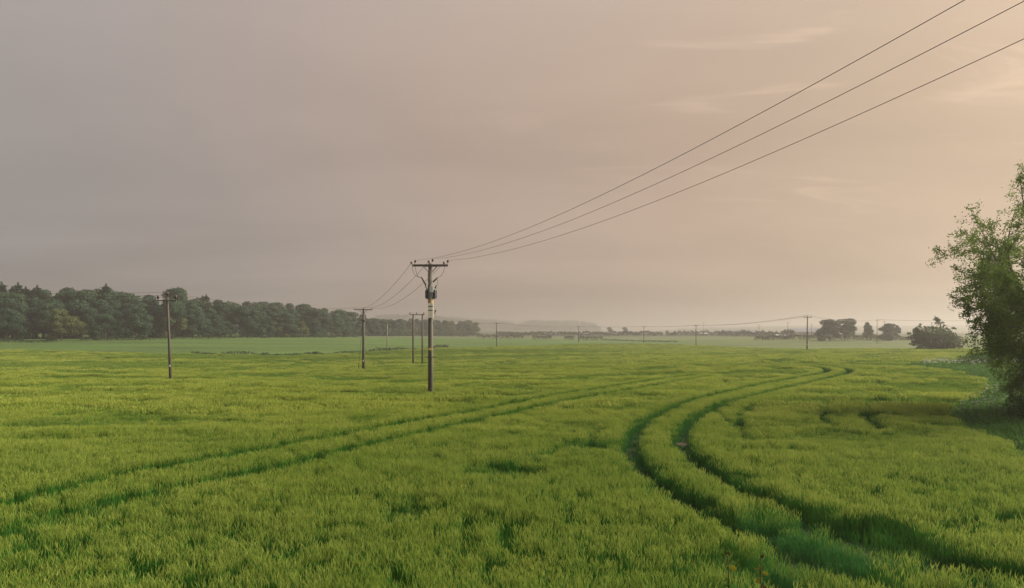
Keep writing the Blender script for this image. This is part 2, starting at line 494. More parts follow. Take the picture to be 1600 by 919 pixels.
# farther parcels of land: paler pasture and stubble strips
parcel = (vnoise(x / 260 + 3, y / 170, 21) > .55)[:, None] & (y[:, None] > 430)
far_c = np.where(parcel, np.array([.105, .125, .060]), far_c)
pale = sstep(.18, .36, x / np.maximum(y, 1))[:, None]
far_c = far_c * (1 - pale) + np.array([.085, .110, .036]) * pale * (.85 + .3 * pn)
far_c = far_c * (1 - .5 * sstep(440, 700, y)[:, None])
col = col * (1 - beyond) + far_c * beyond
vm = in_poly(x, y, verge_poly)
col[vm] = (.035, .065, .022)
col[y < 9] = (.05, .08, .03)
V = np.stack([x, y, ZZ.ravel()], 1)
idx = np.arange(NS * NY).reshape(NY, NS)
Fq = np.stack([idx[:-1, :-1], idx[:-1, 1:], idx[1:, 1:], idx[1:, :-1]], -1).reshape(-1, 4)
mg, t = new_mat('ground')
ca = nd(t, 'ShaderNodeAttribute', attribute_name='crop')
geo = nd(t, 'ShaderNodeNewGeometry')
ng = nd(t, 'ShaderNodeTexNoise'); ng.inputs['Scale'].default_value = .35; ng.inputs['Detail'].default_value = 8
t.links.new(geo.outputs['Position'], ng.inputs['Vector'])
ng2 = nd(t, 'ShaderNodeTexNoise'); ng2.inputs['Scale'].default_value = .03; ng2.inputs['Detail'].default_value = 5
mpg = nd(t, 'ShaderNodeMapping'); mpg.inputs['Scale'].default_value = (.5, 2.2, 1); mpg.inputs['Rotation'].default_value = (0, 0, R(12))
t.links.new(geo.outputs['Position'], mpg.inputs[0]); t.links.new(mpg.outputs[0], ng2.inputs['Vector'])
k = fmath(t, 'ADD', fmath(t, 'MULTIPLY', ng.outputs[0], .8), fmath(t, 'MULTIPLY_ADD', ng2.outputs[0], 1.3, -.05))
vsg = nd(t, 'ShaderNodeVectorMath', operation='SCALE'); t.links.new(ca.outputs['Color'], vsg.inputs[0]); t.links.new(k, vsg.inputs['Scale'])
pbg = nd(t, 'ShaderNodeBsdfPrincipled'); pbg.inputs['Roughness'].default_value = .95; pbg.inputs['Specular IOR Level'].default_value = .1
t.links.new(vsg.outputs[0], pbg.inputs['Base Color'])
bpg = nd(t, 'ShaderNodeBump'); bpg.inputs['Strength'].default_value = .8; bpg.inputs['Distance'].default_value = .25
t.links.new(ng.outputs[0], bpg.inputs['Height']); t.links.new(bpg.outputs[0], pbg.inputs['Normal'])
og = nd(t, 'ShaderNodeOutputMaterial'); t.links.new(pbg.outputs[0], og.inputs[0])
gme = mesh_np('ground', V, Fq, [mg], attrs={'crop': ('FLOAT_COLOR', np.c_[col, np.ones(len(col))])}, smooth=True)
ground = tag(obj('ground', gme), 'rolling farmland ground under the barley and the fields beyond', kind='structure')

# bare stony soil in the wheelings
M['soil'] = solid_mat('stony_soil', (.085, .052, .038), (.165, .108, .085), 14, .95, bump=1.0)
for i, (bx_, by_, br) in enumerate(BARE):
    n = 22; th = np.linspace(0, 2 * np.pi, n, endpoint=False)
    rr = br * 1.25 * (.75 + .5 * rng.random(n))
    px, py = bx_ + rr * np.cos(th) * .8, by_ + rr * np.sin(th) * 1.2
    vv = np.vstack([[bx_, by_, gz(bx_, by_) + .02], np.stack([px, py, ground_z(px, py) - .01], 1)])
    me = mesh_np('bare_soil', vv, np.array([[0, 1 + j, 1 + (j + 1) % n] for j in range(n)]), [M['soil']], smooth=True)
    tag(obj('bare_soil', me), ['pinkish stony bare soil in the right wheel track at the bend', 'brown bare soil patch in the wheel track near the foreground', 'small bare soil spot low in the foreground barley'][i], kind='structure')

# ------------------------------------------------------------------ instanced stands of plants
def strip(P, W, side):
    """ribbon along P (n,3), half widths W (n), side vector -> verts, quads"""
    P = np.asarray(P); W = np.asarray(W)[:, None]
    V = np.concatenate([P - side * W, P + side * W])
    n = len(P)
    return V, [[i, i + 1, n + i + 1, n + i] for i in range(n - 1)]

def stand_template(rg, radius, stems, leaves, h0, h1, wid, ears=True, ear_w=.013, droop=.35, ear_len=.17, lean=.05, zlo=.12, zhi=.68, spread=1.0, lk=1.0):
    Vs = []; Fs = []; Ms = []; n = 0
    def put(V, Fq, m):
        nonlocal n
        Vs.append(V); Fs.extend([[q + n for q in f] for f in Fq]); Ms.extend([m] * len(Fq)); n += len(V)
    for s in range(stems):
        r = radius * math.sqrt(rg.random()); th = rg.random() * 6.283
        b = np.array([r * math.cos(th), r * math.sin(th), 0])
        h = h0 + (h1 - h0) * rg.random()
        ln = np.array([rg.normal() * lean, rg.normal() * lean, 0])
        top = b + ln + np.array([0, 0, h])
        a = rg.random() * 3.1416; side = np.array([math.cos(a), math.sin(a), 0])
        if ears:
            V, q = strip([b, top], [wid * .45, wid * .35], side); put(V, q, 0)
            d = np.array([rg.normal() * .55 - .12, rg.normal() * .55, 0]) * droop
            e = [top, top + d * ear_len * .35 + np.array([0, 0, ear_len * .42]), top + d * ear_len * 1.3 + np.array([0, 0, ear_len * .95])]
            V, q = strip(e, [wid * .4, ear_w, ear_w * .18], side); put(V, q, 1)
            s2 = np.array([-side[1], side[0], 0])
            V, q = strip(e, [wid * .4, ear_w * .8, ear_w * .15], s2); put(V, q, 1)
        for l in range(leaves):
            zb = h * (zlo + zhi * rg.random()) if ears else 0.0
            p0 = b + ln * (zb / h) + np.array([0, 0, zb])
            a = rg.random() * 6.283; d = np.array([math.cos(a), math.sin(a), 0])
            L = h1 * (.34 + .3 * rg.random()) * lk if ears else h * (.8 + .3 * rg.random())
            out = L * (.25 + .4 * rg.random()) * spread
            p1 = p0 + d * out * .4 + np.array([0, 0, L * .6]); p2 = p0 + d * out + np.array([0, 0, L * (.65 + .3 * rg.random())])
            sd_ = np.array([-d[1], d[0], 0])
            V, q = strip([p0, p1, p2], [wid * .6, wid, wid * .12], sd_); put(V, q, 0)
    return np.concatenate(Vs), np.array(Fs), np.array(Ms)

def instancer(name, templates, mats, P, rot, scl, idx, tint):
    """one object: template plants plus loose points; geometry nodes put a plant on each point"""
    Vs = []; Fs = []; Ms = []; tid = []; n = 0
    for k, (V, Fq, mi) in enumerate(templates):
        Vs.append(V); Fs.append(Fq + n); Ms.append(mi); tid.append(np.full(len(V), k + 1)); n += len(V)
    Vs.append(P); tid.append(np.zeros(len(P)))
    pad = lambda d, w: np.concatenate([np.zeros((n, w)), d.reshape(len(P), w)])
    me = mesh_np(name, np.concatenate(Vs), np.concatenate(Fs), mats, np.concatenate(Ms),
                 {'tid': ('INT', np.concatenate(tid)), 'rot': ('FLOAT_VECTOR', pad(rot, 3)), 'scl': ('FLOAT_VECTOR', pad(scl, 3)),
                  'pick': ('INT', pad(idx, 1)), 'tint': ('FLOAT', pad(tint, 1))})
    o = obj(name, me)
    ng = bpy.data.node_groups.new(name + '_nodes', 'GeometryNodeTree')
    ng.interface.new_socket('Geometry', in_out='INPUT', socket_type='NodeSocketGeometry')
    ng.interface.new_socket('Geometry', in_out='OUTPUT', socket_type='NodeSocketGeometry')
    gi = nd(ng, 'NodeGroupInput'); go = nd(ng, 'NodeGroupOutput')
    def named(nm, typ):
        a = nd(ng, 'GeometryNodeInputNamedAttribute', data_type=typ); a.inputs['Name'].default_value = nm
        return a.outputs['Attribute']
    def eq(sock, v):
        c = nd(ng, 'FunctionNodeCompare', data_type='INT', operation='EQUAL')
        ins = [s for s in c.inputs if s.type == 'INT']
        ng.links.new(sock, ins[0]); ins[1].default_value = v
        return c.outputs[0]
    def separate(k):
        s = nd(ng, 'GeometryNodeSeparateGeometry', domain='POINT')
        ng.links.new(gi.outputs[0], s.inputs['Geometry']); ng.links.new(eq(named('tid', 'INT'), k), s.inputs['Selection'])
        return s.outputs['Selection']
    pts = separate(0)
    jn = nd(ng, 'GeometryNodeJoinGeometry')
    e2r = nd(ng, 'FunctionNodeEulerToRotation')
    ng.links.new(named('rot', 'FLOAT_VECTOR'), e2r.inputs[0])
    for k in range(len(templates)):
        ip = nd(ng, 'GeometryNodeInstanceOnPoints')
        ng.links.new(pts, ip.inputs['Points'])
        ng.links.new(eq(named('pick', 'INT'), k), ip.inputs['Selection'])
        ng.links.new(separate(k + 1), ip.inputs['Instance'])
        ng.links.new(e2r.outputs[0], ip.inputs['Rotation'])
        ng.links.new(named('scl', 'FLOAT_VECTOR'), ip.inputs['Scale'])
        ng.links.new(ip.outputs[0], jn.inputs[0])
    ng.links.new(jn.outputs[0], go.inputs[0])
    md = o.modifiers.new('plants', 'NODES'); md.node_group = ng
    return o

rg = np.random.default_rng(3)
TEMPL = []
for k in range(4): TEMPL.append(stand_template(rg, .20, 52, 3, .44, .60, .0040, ear_w=.0062, ear_len=.12, spread=.6, lk=.62, zhi=.74))                                   # 0-3 near, in ear
for k in range(3): TEMPL.append(stand_template(rg, .20, 54, 1, .18, .40, .0050, ears=False, spread=.5))                       # 4-6 near, leafy
for k in range(3): TEMPL.append(stand_template(rg, .42, 54, 2, .40, .60, .011, ear_w=.021, zlo=.08, zhi=.42, ear_len=.19))                        # 7-9 middle
TEMPL.append(stand_template(rg, .42, 44, 1, .20, .38, .016, ears=False))                                           # 10 middle leafy
for k in range(3): TEMPL.append(stand_template(rg, .95, 90, 1, .40, .60, .030, ear_w=.055, ear_len=.22, zlo=.05, zhi=.3))             # 11-13 far
TEMPL.append(stand_template(rg, .95, 70, 1, .2, .36, .04, ears=False))                                             # 14 far leafy
for k in range(3): TEMPL.append(stand_template(rg, .20, 60, 1, .34, .56, .0046, ears=False, spread=.38))                      # 15-17 tall tillers without ears

def grid(y0, y1, step, xk=.80, xo=5):
    yy = np.arange(y0, y1, step); pts = []
    for v in yy:
        w = xk * v + xo
        xx = np.arange(-w, w, step)
        pts.append(np.stack([xx, np.full(len(xx), v)], 1))
    p = np.vstack(pts)
    return p + rg.uniform(-.5, .5, p.shape) * step

def barley(y0, y1, step, t_ear, t_leaf, cut, rut_zone=None):
    p = grid(y0, y1, step); x, y = p[:, 0], p[:, 1]
    ok = ~in_poly(x, y, verge_poly) & (y < far_edge(x, y))
    if rut_zone is not None:
        dr = np.min([dist_near(x, y, L) for L in ruts], axis=0)
        ok &= (dr < 1.5) if rut_zone else (dr >= 1.5)
    x, y = x[ok], y[ok]
    hs = 1 + .50 * (fbm(x / 3.4, y / 1.9, 31) - .5) + .19 * (fbm(x / 1.0, y / .7, 41, 2) - .5) + .20 * (fbm(x / 16, y / 9, 37, 2) - .5)
    drm = np.min([dist_near(x, y, L) for L in ruts], axis=0)
    hs = (1 + (hs - 1) * (.25 + .75 * sstep(.4, 2.2, drm)) * (.72 + .28 * sstep(14, 30, y))) * rg.uniform(.94, 1.06, len(x))
    leafy = np.zeros(len(x), bool); keep = np.ones(len(x), bool)
    tint = np.clip(.55 * (fbm(x / 5.5, y / 5.5, 51) - .35), 0, .5)
    tint = np.maximum(tint, .55 * sstep(.48, .66, fbm(x / 70, y / 13, 53, 3)) * sstep(70, 120, y))
    for L, rw in zip(ruts, (.42, .42, .45, .45)):
        d = dist_near(x, y, L); rw = rw + .12 * sstep(45, 70, y)
        hs *= 1 - .45 * sstep(rw + .10, rw - .06, d)
        leafy |= d < np.maximum(rw, cut * .5)
        tint = np.maximum(tint, .85 * sstep(rw + .25, rw - .1, d))
        keep &= ~((d < np.maximum(rw - .2, cut * .25)) & (rg.random(len(x)) < .8))
    tint = np.maximum(tint, .30 * sstep(42, 15, y) * (.5 + fbm(x / 2.5, y / 2.5, 57)))      # the near side of the field ripens later
    for L, w in gaps:
        d = dist_near(x, y, L); w2 = max(w * (.55 if L[:, 1].mean() < 26 else .92), cut * .35)
        hs *= 1 - .22 * sstep(w2 * 2.2, w2 * .8, d)
        leafy |= d < w2 * (.7 + .6 * vnoise(x * 1.3, y * 1.3, 71))
        tint = np.maximum(tint, .7 * sstep(w2 * 2.2, w2 * .6, d))
    for lx, ly, lr in late:
        d = np.hypot(x - lx, (y - ly)) / lr + .9 * (fbm(x / 1.2, y / 1.2, 61) - .5)
        tint = np.maximum(tint, .8 * sstep(1.2, .4, d))
        leafy |= (d < 1.0) & (rg.random(len(x)) < .5)
        hs *= 1 - .10 * sstep(1.1, .5, d)
    for bx_, by_, br in BARE:
        keep &= np.hypot(x - bx_, y - by_) > br * .85
    dip = sstep(.50, .64, fbm(x / 3.0, y / 1.4, 91, 3)) * .8 + sstep(.60, .72, fbm(x / 9.5, y / 3.6, 97, 3))
    dip = dip + sstep(.47, .60, fbm(x / 7.5, y / 2.1, 103, 3)) * sstep(34, 55, y) * .9
    dip = np.clip(dip, 0, 1) * sstep(.6, 2.2, drm) * (.25 + .75 * sstep(16, 36, y))
    hs *= 1 - .30 * dip
    tint = np.maximum(tint, .9 * dip * (.6 + .4 * rg.random(len(x))))
    soft = rg.random(len(x)) < .08 + .38 * dip      # thin spots: shorter tillers without ears
    if cut >= .3: leafy |= soft
    x, y, hs, leafy, tint = x[keep], y[keep], hs[keep], leafy[keep], tint[keep]
    pk = np.where(leafy, rg.choice(t_leaf, len(x)), rg.choice(t_ear, len(x)))
    if cut < .3:
        gf = .16 + .10 * sstep(30, 12, y) + .14 * sstep(.42, .66, fbm(x / .8, y / .55, 111, 3))
        pk = np.where(~leafy & ((rg.random(len(x)) < gf) | soft[keep]), rg.choice([15, 16, 17], len(x)), pk)
    return x, y, hs, pk, tint

parts = [barley(7.8, 34, .235, [0, 1, 2, 3], [4, 5, 6], .235), barley(34, 92, .44, [7, 8, 9], [10], .44, False), barley(34, 92, .25, [0, 1, 2, 3], [4, 5, 6], .25, True), barley(92, 305, 1.0, [11, 12, 13], [14], 1.0)]
x = np.concatenate([p[0] for p in parts]); y = np.concatenate([p[1] for p in parts]); hs = np.concatenate([p[2] for p in parts])
pk = np.concatenate([p[3] for p in parts]); tint = np.concatenate([p[4] for p in parts])
P = np.stack([x, y, ground_z(x, y) - .015], 1)
rot = np.stack([rg.normal(0, .05, len(x)), rg.normal(0, .05, len(x)), rg.uniform(0, 6.283, len(x))], 1)
wxy = rg.uniform(.9, 1.15, len(x))
scl = np.stack([wxy, wxy, hs], 1)
crop = instancer('barley_crop', TEMPL, [M['barley_leaf'], M['barley_ear']], P, rot, scl, pk, tint)
tag(crop, 'yellow-green barley crop covering the whole field with dark wheel tracks', kind='stuff')
print('barley clumps', len(x))

# verge grass
VT = [stand_template(rg, .25, 30, 1, .22, .62, .015, ears=False) for k in range(3)] + [stand_template(rg, .6, 46, 1, .25, .6, .03, ears=False) for k in range(2)]
p1 = grid(8, 60, .30); p2 = grid(60, 140, .8)
m1 = in_poly(p1[:, 0], p1[:, 1], verge_poly) & (p1[:, 0] < .80 * p1[:, 1] + 6); m2 = in_poly(p2[:, 0], p2[:, 1], verge_poly) & (p2[:, 0] < .8 * p2[:, 1] + 6)
pk = np.concatenate([rg.integers(0, 3, m1.sum()), rg.integers(3, 5, m2.sum())])
vx = np.concatenate([p1[m1, 0], p2[m2, 0]]); vy = np.concatenate([p1[m1, 1], p2[m2, 1]])
# the bank below the camera
pb_ = np.stack([rg.uniform(-14, 16, 3000), rg.uniform(-4, 7.6, 3000)], 1)
pb_ = pb_[np.hypot(pb_[:, 0], pb_[:, 1]) > 1.2]
vx = np.concatenate([vx, pb_[:, 0]]); vy = np.concatenate([vy, pb_[:, 1]]); pk = np.concatenate([pk, rg.integers(0, 3, len(pb_))])
hsv = .75 + .75 * fbm(vx / 1.6, vy / 1.6, 81)
de = dist_line(vx, vy, edge_s)
hsv *= .62 + .5 * sstep(.3, 3.0, de)
P = np.stack([vx, vy, ground_z(vx, vy) - .01], 1)
rot = np.stack([rg.normal(0, .08, len(vx)), rg.normal(0, .08, len(vx)), rg.uniform(0, 6.28, len(vx))], 1)
verge = instancer('verge_grass', VT, [M['verge']], P, rot, np.stack([np.ones(len(vx)), np.ones(len(vx)), hsv], 1), pk, np.zeros(len(vx)))
tag(verge, 'long dark green grass on the field margin beside the barley', kind='stuff')

# ------------------------------------------------------------------ foliage makers
def leaf_quads(P, Dn, Ln, Wd, rg, Nn=None):
    """rhombic leaves at P pointing along Dn"""
    n = len(P)
    Dn = Dn / (np.linalg.norm(Dn, axis=1, keepdims=True) + 1e-9)
    r = rg.normal(size=(n, 3)) if Nn is None else Nn + rg.normal(size=(n, 3)) * .25; S = np.cross(Dn, r); S /= np.linalg.norm(S, axis=1, keepdims=True) + 1e-9
    L = np.broadcast_to(np.asarray(Ln), (n,))[:, None]; W = np.broadcast_to(np.asarray(Wd), (n,))[:, None]
    V = np.stack([P, P + Dn * L * .45 + S * W, P + Dn * L, P + Dn * L * .45 - S * W], 1).reshape(-1, 3)
    Fq = np.arange(4 * n).reshape(n, 4)
    return V, Fq

def lumpy_crown(rg, hgt, rad, base, nl, size, lumps=22, squash=1.0, shape=0.0):
    """broadleaf crown: leaf clumps on lumps over a dome; shape>0 = narrower top"""
    C = []; Rr = []
    for i in range(lumps):
        t = (i + .5) / lumps
        zc_ = base + (hgt - base) * (.05 + .85 * rg.random())
        f = (zc_ - base) / (hgt - base)
        prof = math.sin(math.pi * min(.97, max(.06, (f * .70 + .28)))) ** .6 * (1 - shape * f)
        r = rad * prof * (.35 + .5 * math.sqrt(rg.random())); th = rg.random() * 6.283
        lr = rad * (.28 + .22 * rg.random()) * (1 - .4 * shape * f)
        zc_ = min(zc_, hgt - lr * .85 * (1 + .12 * rg.random()) - .06 * r)
        C.append((r * math.cos(th), r * math.sin(th), zc_)); Rr.append(lr)
    C.append((0, 0, hgt - rad * .38)); Rr.append(rad * .38)
    C.append((rad * .2, 0, base + (hgt - base) * .5)); Rr.append(rad * .6)
    C = np.array(C); Rr = np.array(Rr)
    w = Rr ** 2; k = rg.choice(len(C), nl, p=w / w.sum())
    d = rg.normal(size=(nl, 3)); d /= np.linalg.norm(d, axis=1, keepdims=True)
    rr = Rr[k] * (.62 + .42 * rg.random(nl) ** .6)
    P = C[k] + d * rr[:, None] * np.array([1, 1, .85 * squash])
    P[:, 2] = np.maximum(P[:, 2], .25)
    dn = np.cross(d, rg.normal(size=(nl, 3))) + d * rg.normal(.25, .3, (nl, 1))
    return leaf_quads(P, dn, size * rg.uniform(.6, 1.3, nl), size * .42 * rg.uniform(.7, 1.2, nl), rg, d)

def limbs(rg, hgt, rad, base, tr, n=6):
    mb = MB()
    top = hgt * .62
    mb.tube([(0, 0, -.4), (0.05, .02, base * .5), (.1, -.05, base), (.05, .1, top)], [tr * 1.25, tr, tr * .85, tr * .3], 7)
    for i in range(n):
        th = i * 6.283 / n + rg.random(); z0 = base * (.7 + .3 * rg.random()) + (top - base) * .5 * rg.random()
        q = np.array([math.cos(th), math.sin(th), 0])
        mb.tube([(0, 0, z0), q * rad * .35 + [0, 0, z0 + (hgt - z0) * .25], q * rad * .7 + [0, 0, z0 + (hgt - z0) * .5]], [tr * .5, tr * .33, tr * .1], 5)
    return mb

def arr_mb(mb, mat, name):
    return mesh_np(name, np.concatenate(mb.V), [np.array(mb.F4).reshape(-1, 4), np.array(mb.F3).reshape(-1, 3)], [mat], smooth=True)

# prototypes for the woods (unit tree 18 m high)
rt = np.random.default_rng(12)
PROTO = []
for k in range(6):
    rad = [6.0, 5.2, 6.8, 5.6, 4.8, 6.2][k]; base = [.5, 1.4, .3, .8, 1.8, .3][k]
    V, Fq = lumpy_crown(rt, 18, rad, base, 8000, .66, lumps=[15, 19, 13, 17, 20, 14][k], shape=[.1, .25, .0, .15, .3, .05][k])
    PROTO.append((mesh_np('crown', V, Fq, [M['wood_leaf_pale'] if k == 5 else M['wood_leaf']]), arr_mb(limbs(rt, 18, rad, base, .38), M['bark'], 'trunk')))

def conifer_mesh(rg, hgt, rad, nl):
    Ps = []; Ds = []
    tiers = 17; per = nl // (tiers * 7)
    for q in range(tiers):
        f = (q + .3) / tiers
        for b in range(7):
            th = b * .8976 + q * 1.1 + rg.normal() * .12
            L = rad * (1 - f) ** .85 * rg.uniform(.55, 1.15) + .15
            t_ = rg.random(per) ** .7
            r = L * t_; zc_ = hgt * (.12 + .86 * f) + r * rg.uniform(-.25, .12) - .25 * t_ * t_ * L
            P = np.stack([r * np.cos(th), r * np.sin(th), zc_], 1) + rg.normal(size=(per, 3)) * [.22, .22, .16]
            Ps.append(P); Ds.append(np.tile([np.cos(th), np.sin(th), -.15], (per, 1)) + rg.normal(size=(per, 3)) * .35)
    k = 60; Ps.append(np.stack([rg.normal(0, .08, k), rg.normal(0, .08, k), hgt * rg.uniform(.9, 1.0, k)], 1)); Ds.append(np.tile([0, 0, 1.], (k, 1)) + rg.normal(size=(k, 3)) * .3)
    P = np.concatenate(Ps); D = np.concatenate(Ds)
    return leaf_quads(P, D, .6 * rg.uniform(.6, 1.2, len(P)), .15, rg)
V, Fq = conifer_mesh(rt, 18, 4.6, 5400)
mbt = MB(); mbt.tube([(0, 0, -.4), (0, 0, 9), (0, 0, 17.5)], [.3, .2, .04], 6)
CONIF = (mesh_np('crown', V, Fq, [M['conifer']]), arr_mb(mbt, M['bark'], 'trunk'))

def plant_tree(proto, name, xx, yy, hgt, wide, rz, label, cat, group):
    zz = gz(xx, yy)
    e = empty(name, (xx, yy, zz), rz)
    s = hgt / 18.0
    c = obj('crown', proto[0], e); tr = obj('trunk', proto[1], e)
    c.scale = (wide * s, wide * s, s); tr.scale = (wide * s, wide * s, s)
    tag(e, label, cat, group)
    return e

# wood edge: depth along the bearing, skyline of the wood
WPX = np.array([-90, 0, 120, 300, 450, 540, 590, 640, 690, 745])
WD = np.array([285, 288, 296, 318, 362, 420, 500, 590, 660, 720.])
TPX = np.array([-90, 0, 40, 120, 170, 200, 230, 262, 282, 300, 340, 380, 430, 480, 520, 560, 590, 630, 680, 720, 745, 760])
TOPY = np.array([450, 452, 452, 449, 451, 455, 461, 460, 454, 466, 469, 466, 473, 476, 481, 487, 496, 498, 499, 500, 500, 508.])
def ordinal(n):
    w = ['first', 'second', 'third', 'fourth', 'fifth', 'sixth', 'seventh', 'eighth', 'ninth', 'tenth', 'eleventh', 'twelfth', 'thirteenth', 'fourteenth', 'fifteenth', 'sixteenth', 'seventeenth', 'eighteenth', 'nineteenth', 'twentieth']
    tens = {20: 'twenty', 30: 'thirty', 40: 'forty', 50: 'fifty', 60: 'sixty'}
    if n <= 20: return w[n - 1]
    tn = n // 10 * 10
    if n == tn: return tens[tn][:-1] + 'ieth'
    return tens[tn] + '-' + w[n - tn - 1]

front = []; px = -30.0
while px < 748:
    d = float(np.interp(px, WPX, WD))
    front.append((px, d)); px += F * rt.uniform(5.0, 8.0) / d
num = 0
for i, (px, d) in enumerate(front):
    xx, yy = at(px, d) + rt.normal() * .8, d + rt.uniform(-3, 4)
    topz = zat(float(np.interp(px, TPX, TOPY)), d + 12)
    full = topz - gz(xx, yy)
    hgt = full * rt.uniform(.42, .86)
    if px > 600: hgt = full * rt.uniform(.82, 1.0)
    k = int(rt.integers(0, 5)) if rt.random() < .8 else 5
    num += 1
    plant_tree(PROTO[k], 'broadleaf_tree', xx, yy, hgt, rt.uniform(1.0, 1.3) * (18 / max(hgt, 8)) ** .35, rt.random() * 6.28,
               f'rounded {"paler green" if k == 5 else "dark green"} broadleaf tree, {ordinal(num)} from the left along the front of the wood', 'tree', 'trees along the front of the wood')
for row, (off, lo, hi) in enumerate([(8, .74, .97), (17, .93, 1.03)]):
    px = -40.0 + 5 * row
    while px < 742:
        d = float(np.interp(px, WPX, WD)) + off
        xx, yy = at(px, d), d + rt.uniform(-3, 3)
        hgt = (zat(float(np.interp(px, TPX, TOPY)), d) - gz(xx, yy)) * rt.uniform(lo, hi)
        plant_tree(PROTO[int(rt.integers(0, 5))], 'broadleaf_tree', xx, yy, hgt, rt.uniform(1.1, 1.4), rt.random() * 6.28,
                   'tall hazy broadleaf tree inside the wood, its crown part of the skyline', 'tree', 'trees standing deeper in the wood')
        px += F * rt.uniform(6.5, 9) / d
# the skyline's conifers and the domed tree behind the left pole
for px, tp, lab in [(2, 442, 'dark conifer topping the wood at the left edge of the picture'), (28, 443, 'dark spiky conifer standing above the wood, second from the left'), (19, 449, 'shorter dark conifer tucked between two taller ones on the wood skyline'), (40, 449, 'small dark conifer on the right side of the left conifer group'),
                    (58, 447, 'lone thin conifer tip just right of the conifer group'), (166, 445, 'dark conifer rising above the middle of the wood left of the pole'),
                    (316, 463, 'small conifer tip right of the domed tree'), (322, 461, 'spiky conifer poking out of the skyline right of the domed tree')]:
    d = float(np.interp(px, WPX, WD)) + 14
    plant_tree(CONIF, 'conifer_tree', at(px, d), d, zat(tp, d) - gz(at(px, d), d), 1.25, rt.random() * 6, lab, 'tree', 'conifers on the wood skyline')
d = 312
plant_tree(PROTO[2], 'broadleaf_tree', at(270, d), d, zat(449, d) - gz(at(270, d), d), .80, 1.0, 'large domed tree rising above the wood directly behind the left utility pole', 'tree', 'trees standing deeper in the wood')
for px, tp, dd, lab in [(97, 482, 276, 'pale rounded olive tree standing in front of the wood'), (165, 489, 280, 'smaller rounded green tree before the wood, right of the pale olive one'), (212, 479, 286, 'broad round tree at the wood edge just left of the utility pole'), (12, 481, 274, 'rounded bush-like tree at the left edge before the wood')]:
    plant_tree(PROTO[5 if px == 97 else 0], 'broadleaf_tree', at(px, dd), dd, zat(tp, dd) - gz(at(px, dd), dd), 1.25, rt.random() * 6, lab, 'tree', 'trees standing in front of the wood')

# right-hand clump by the hedge, about 340 m away
for px, tp, dd, k, wd, lab in [(1296, 498, 345, 0, 1.6, 'left one of two dark round trees close together behind the right pole'), (1320, 497.5, 343, 2, 1.35, 'right one of two dark round trees close together behind the right pole'),
                               (1355, 503, 352, 1, 1.0, 'small round-headed tree on a thin trunk between the dark trees'), (1388, 505, 342, 3, 1.75, 'wide dark bushy tree left of the feathery willow'),
                               (1402, 508, 370, 4, 1.0, 'pale hazy tree peeping out behind the wide dark bushy tree')]:
    plant_tree(PROTO[k], 'round_tree', at(px, dd), dd, zat(tp, dd) - gz(at(px, dd), dd), wd, rt.random() * 6, lab, 'tree', 'trees by the far hedge on the right')
for px, tp, dd, lab in [(952, 511, 900, 'small hazy tree left on the far field line'), (976, 511, 900, 'small hazy round tree right on the far field line')]:
    plant_tree(PROTO[0], 'round_tree', at(px, dd), dd, zat(tp, dd) - gz(at(px, dd), dd), 1.3, 0, lab, 'tree', 'small hazy trees on the far field line')

# far hazy woods: single masses
def far_wood(name, label, pts, dep, seed, hgt):
    r_ = np.random.default_rng(seed)
    Vs = []; Fs = []; n = 0
    for (px, tp) in pts:
        for row in range(2):
            d = dep + row * 30 + r_.uniform(-15, 15)
            xx = at(px + r_.uniform(-2, 2), d); g = gz(xx, d)
            top = zat(tp + r_.uniform(-.6, .8) , d) - g
            V, Fq = lumpy_crown(r_, max(top, 5), r_.uniform(11, 15), max(1.0, top - 28), 420, 2.1, lumps=9)
            V = V + np.array([xx, d, g]); Vs.append(V); Fs.append(Fq + n); n += len(V)
            # lower filling trees
            h2 = top * r_.uniform(.35, .7)
            V, Fq = lumpy_crown(r_, max(h2, 4), 12, .5, 300, 2.6, lumps=8)
            V = V + np.array([xx, d - 14, gz(xx, d - 14)]); Vs.append(V); Fs.append(Fq + n); n += len(V)
    o = obj(name, mesh_np(name, np.concatenate(Vs), np.concatenate(Fs), [M['wood_leaf']]))
    tag(o, label, kind='stuff')
def fill(pts, step):
    a = np.array(pts, float); xs = np.arange(a[0, 0], a[-1, 0], step)
    return [(v, float(np.interp(v, a[:, 0], a[:, 1]))) for v in xs]
far_wood('far_wood', 'pale hazy wood on the hill right of the nearer wood', fill([(808, 507), (822, 501), (840, 499), (870, 500), (905, 500), (925, 504), (938, 509)], 5), 2300, 5, 25)
far_wood('far_wood', 'pale hazy wood behind the end of the nearer wood', fill([(590, 492), (620, 490), (650, 495), (680, 494), (720, 495), (745, 498), (775, 499), (800, 502), (806, 508)], 5), 2400, 6, 25)
far_wood('far_wood', 'faint low wood on the far right ridge', fill([(1060, 516), (1090, 512.5), (1120, 511.5), (1160, 514), (1250, 512), (1350, 510), (1450, 508), (1560, 508)], 7), 2900, 8, 12)

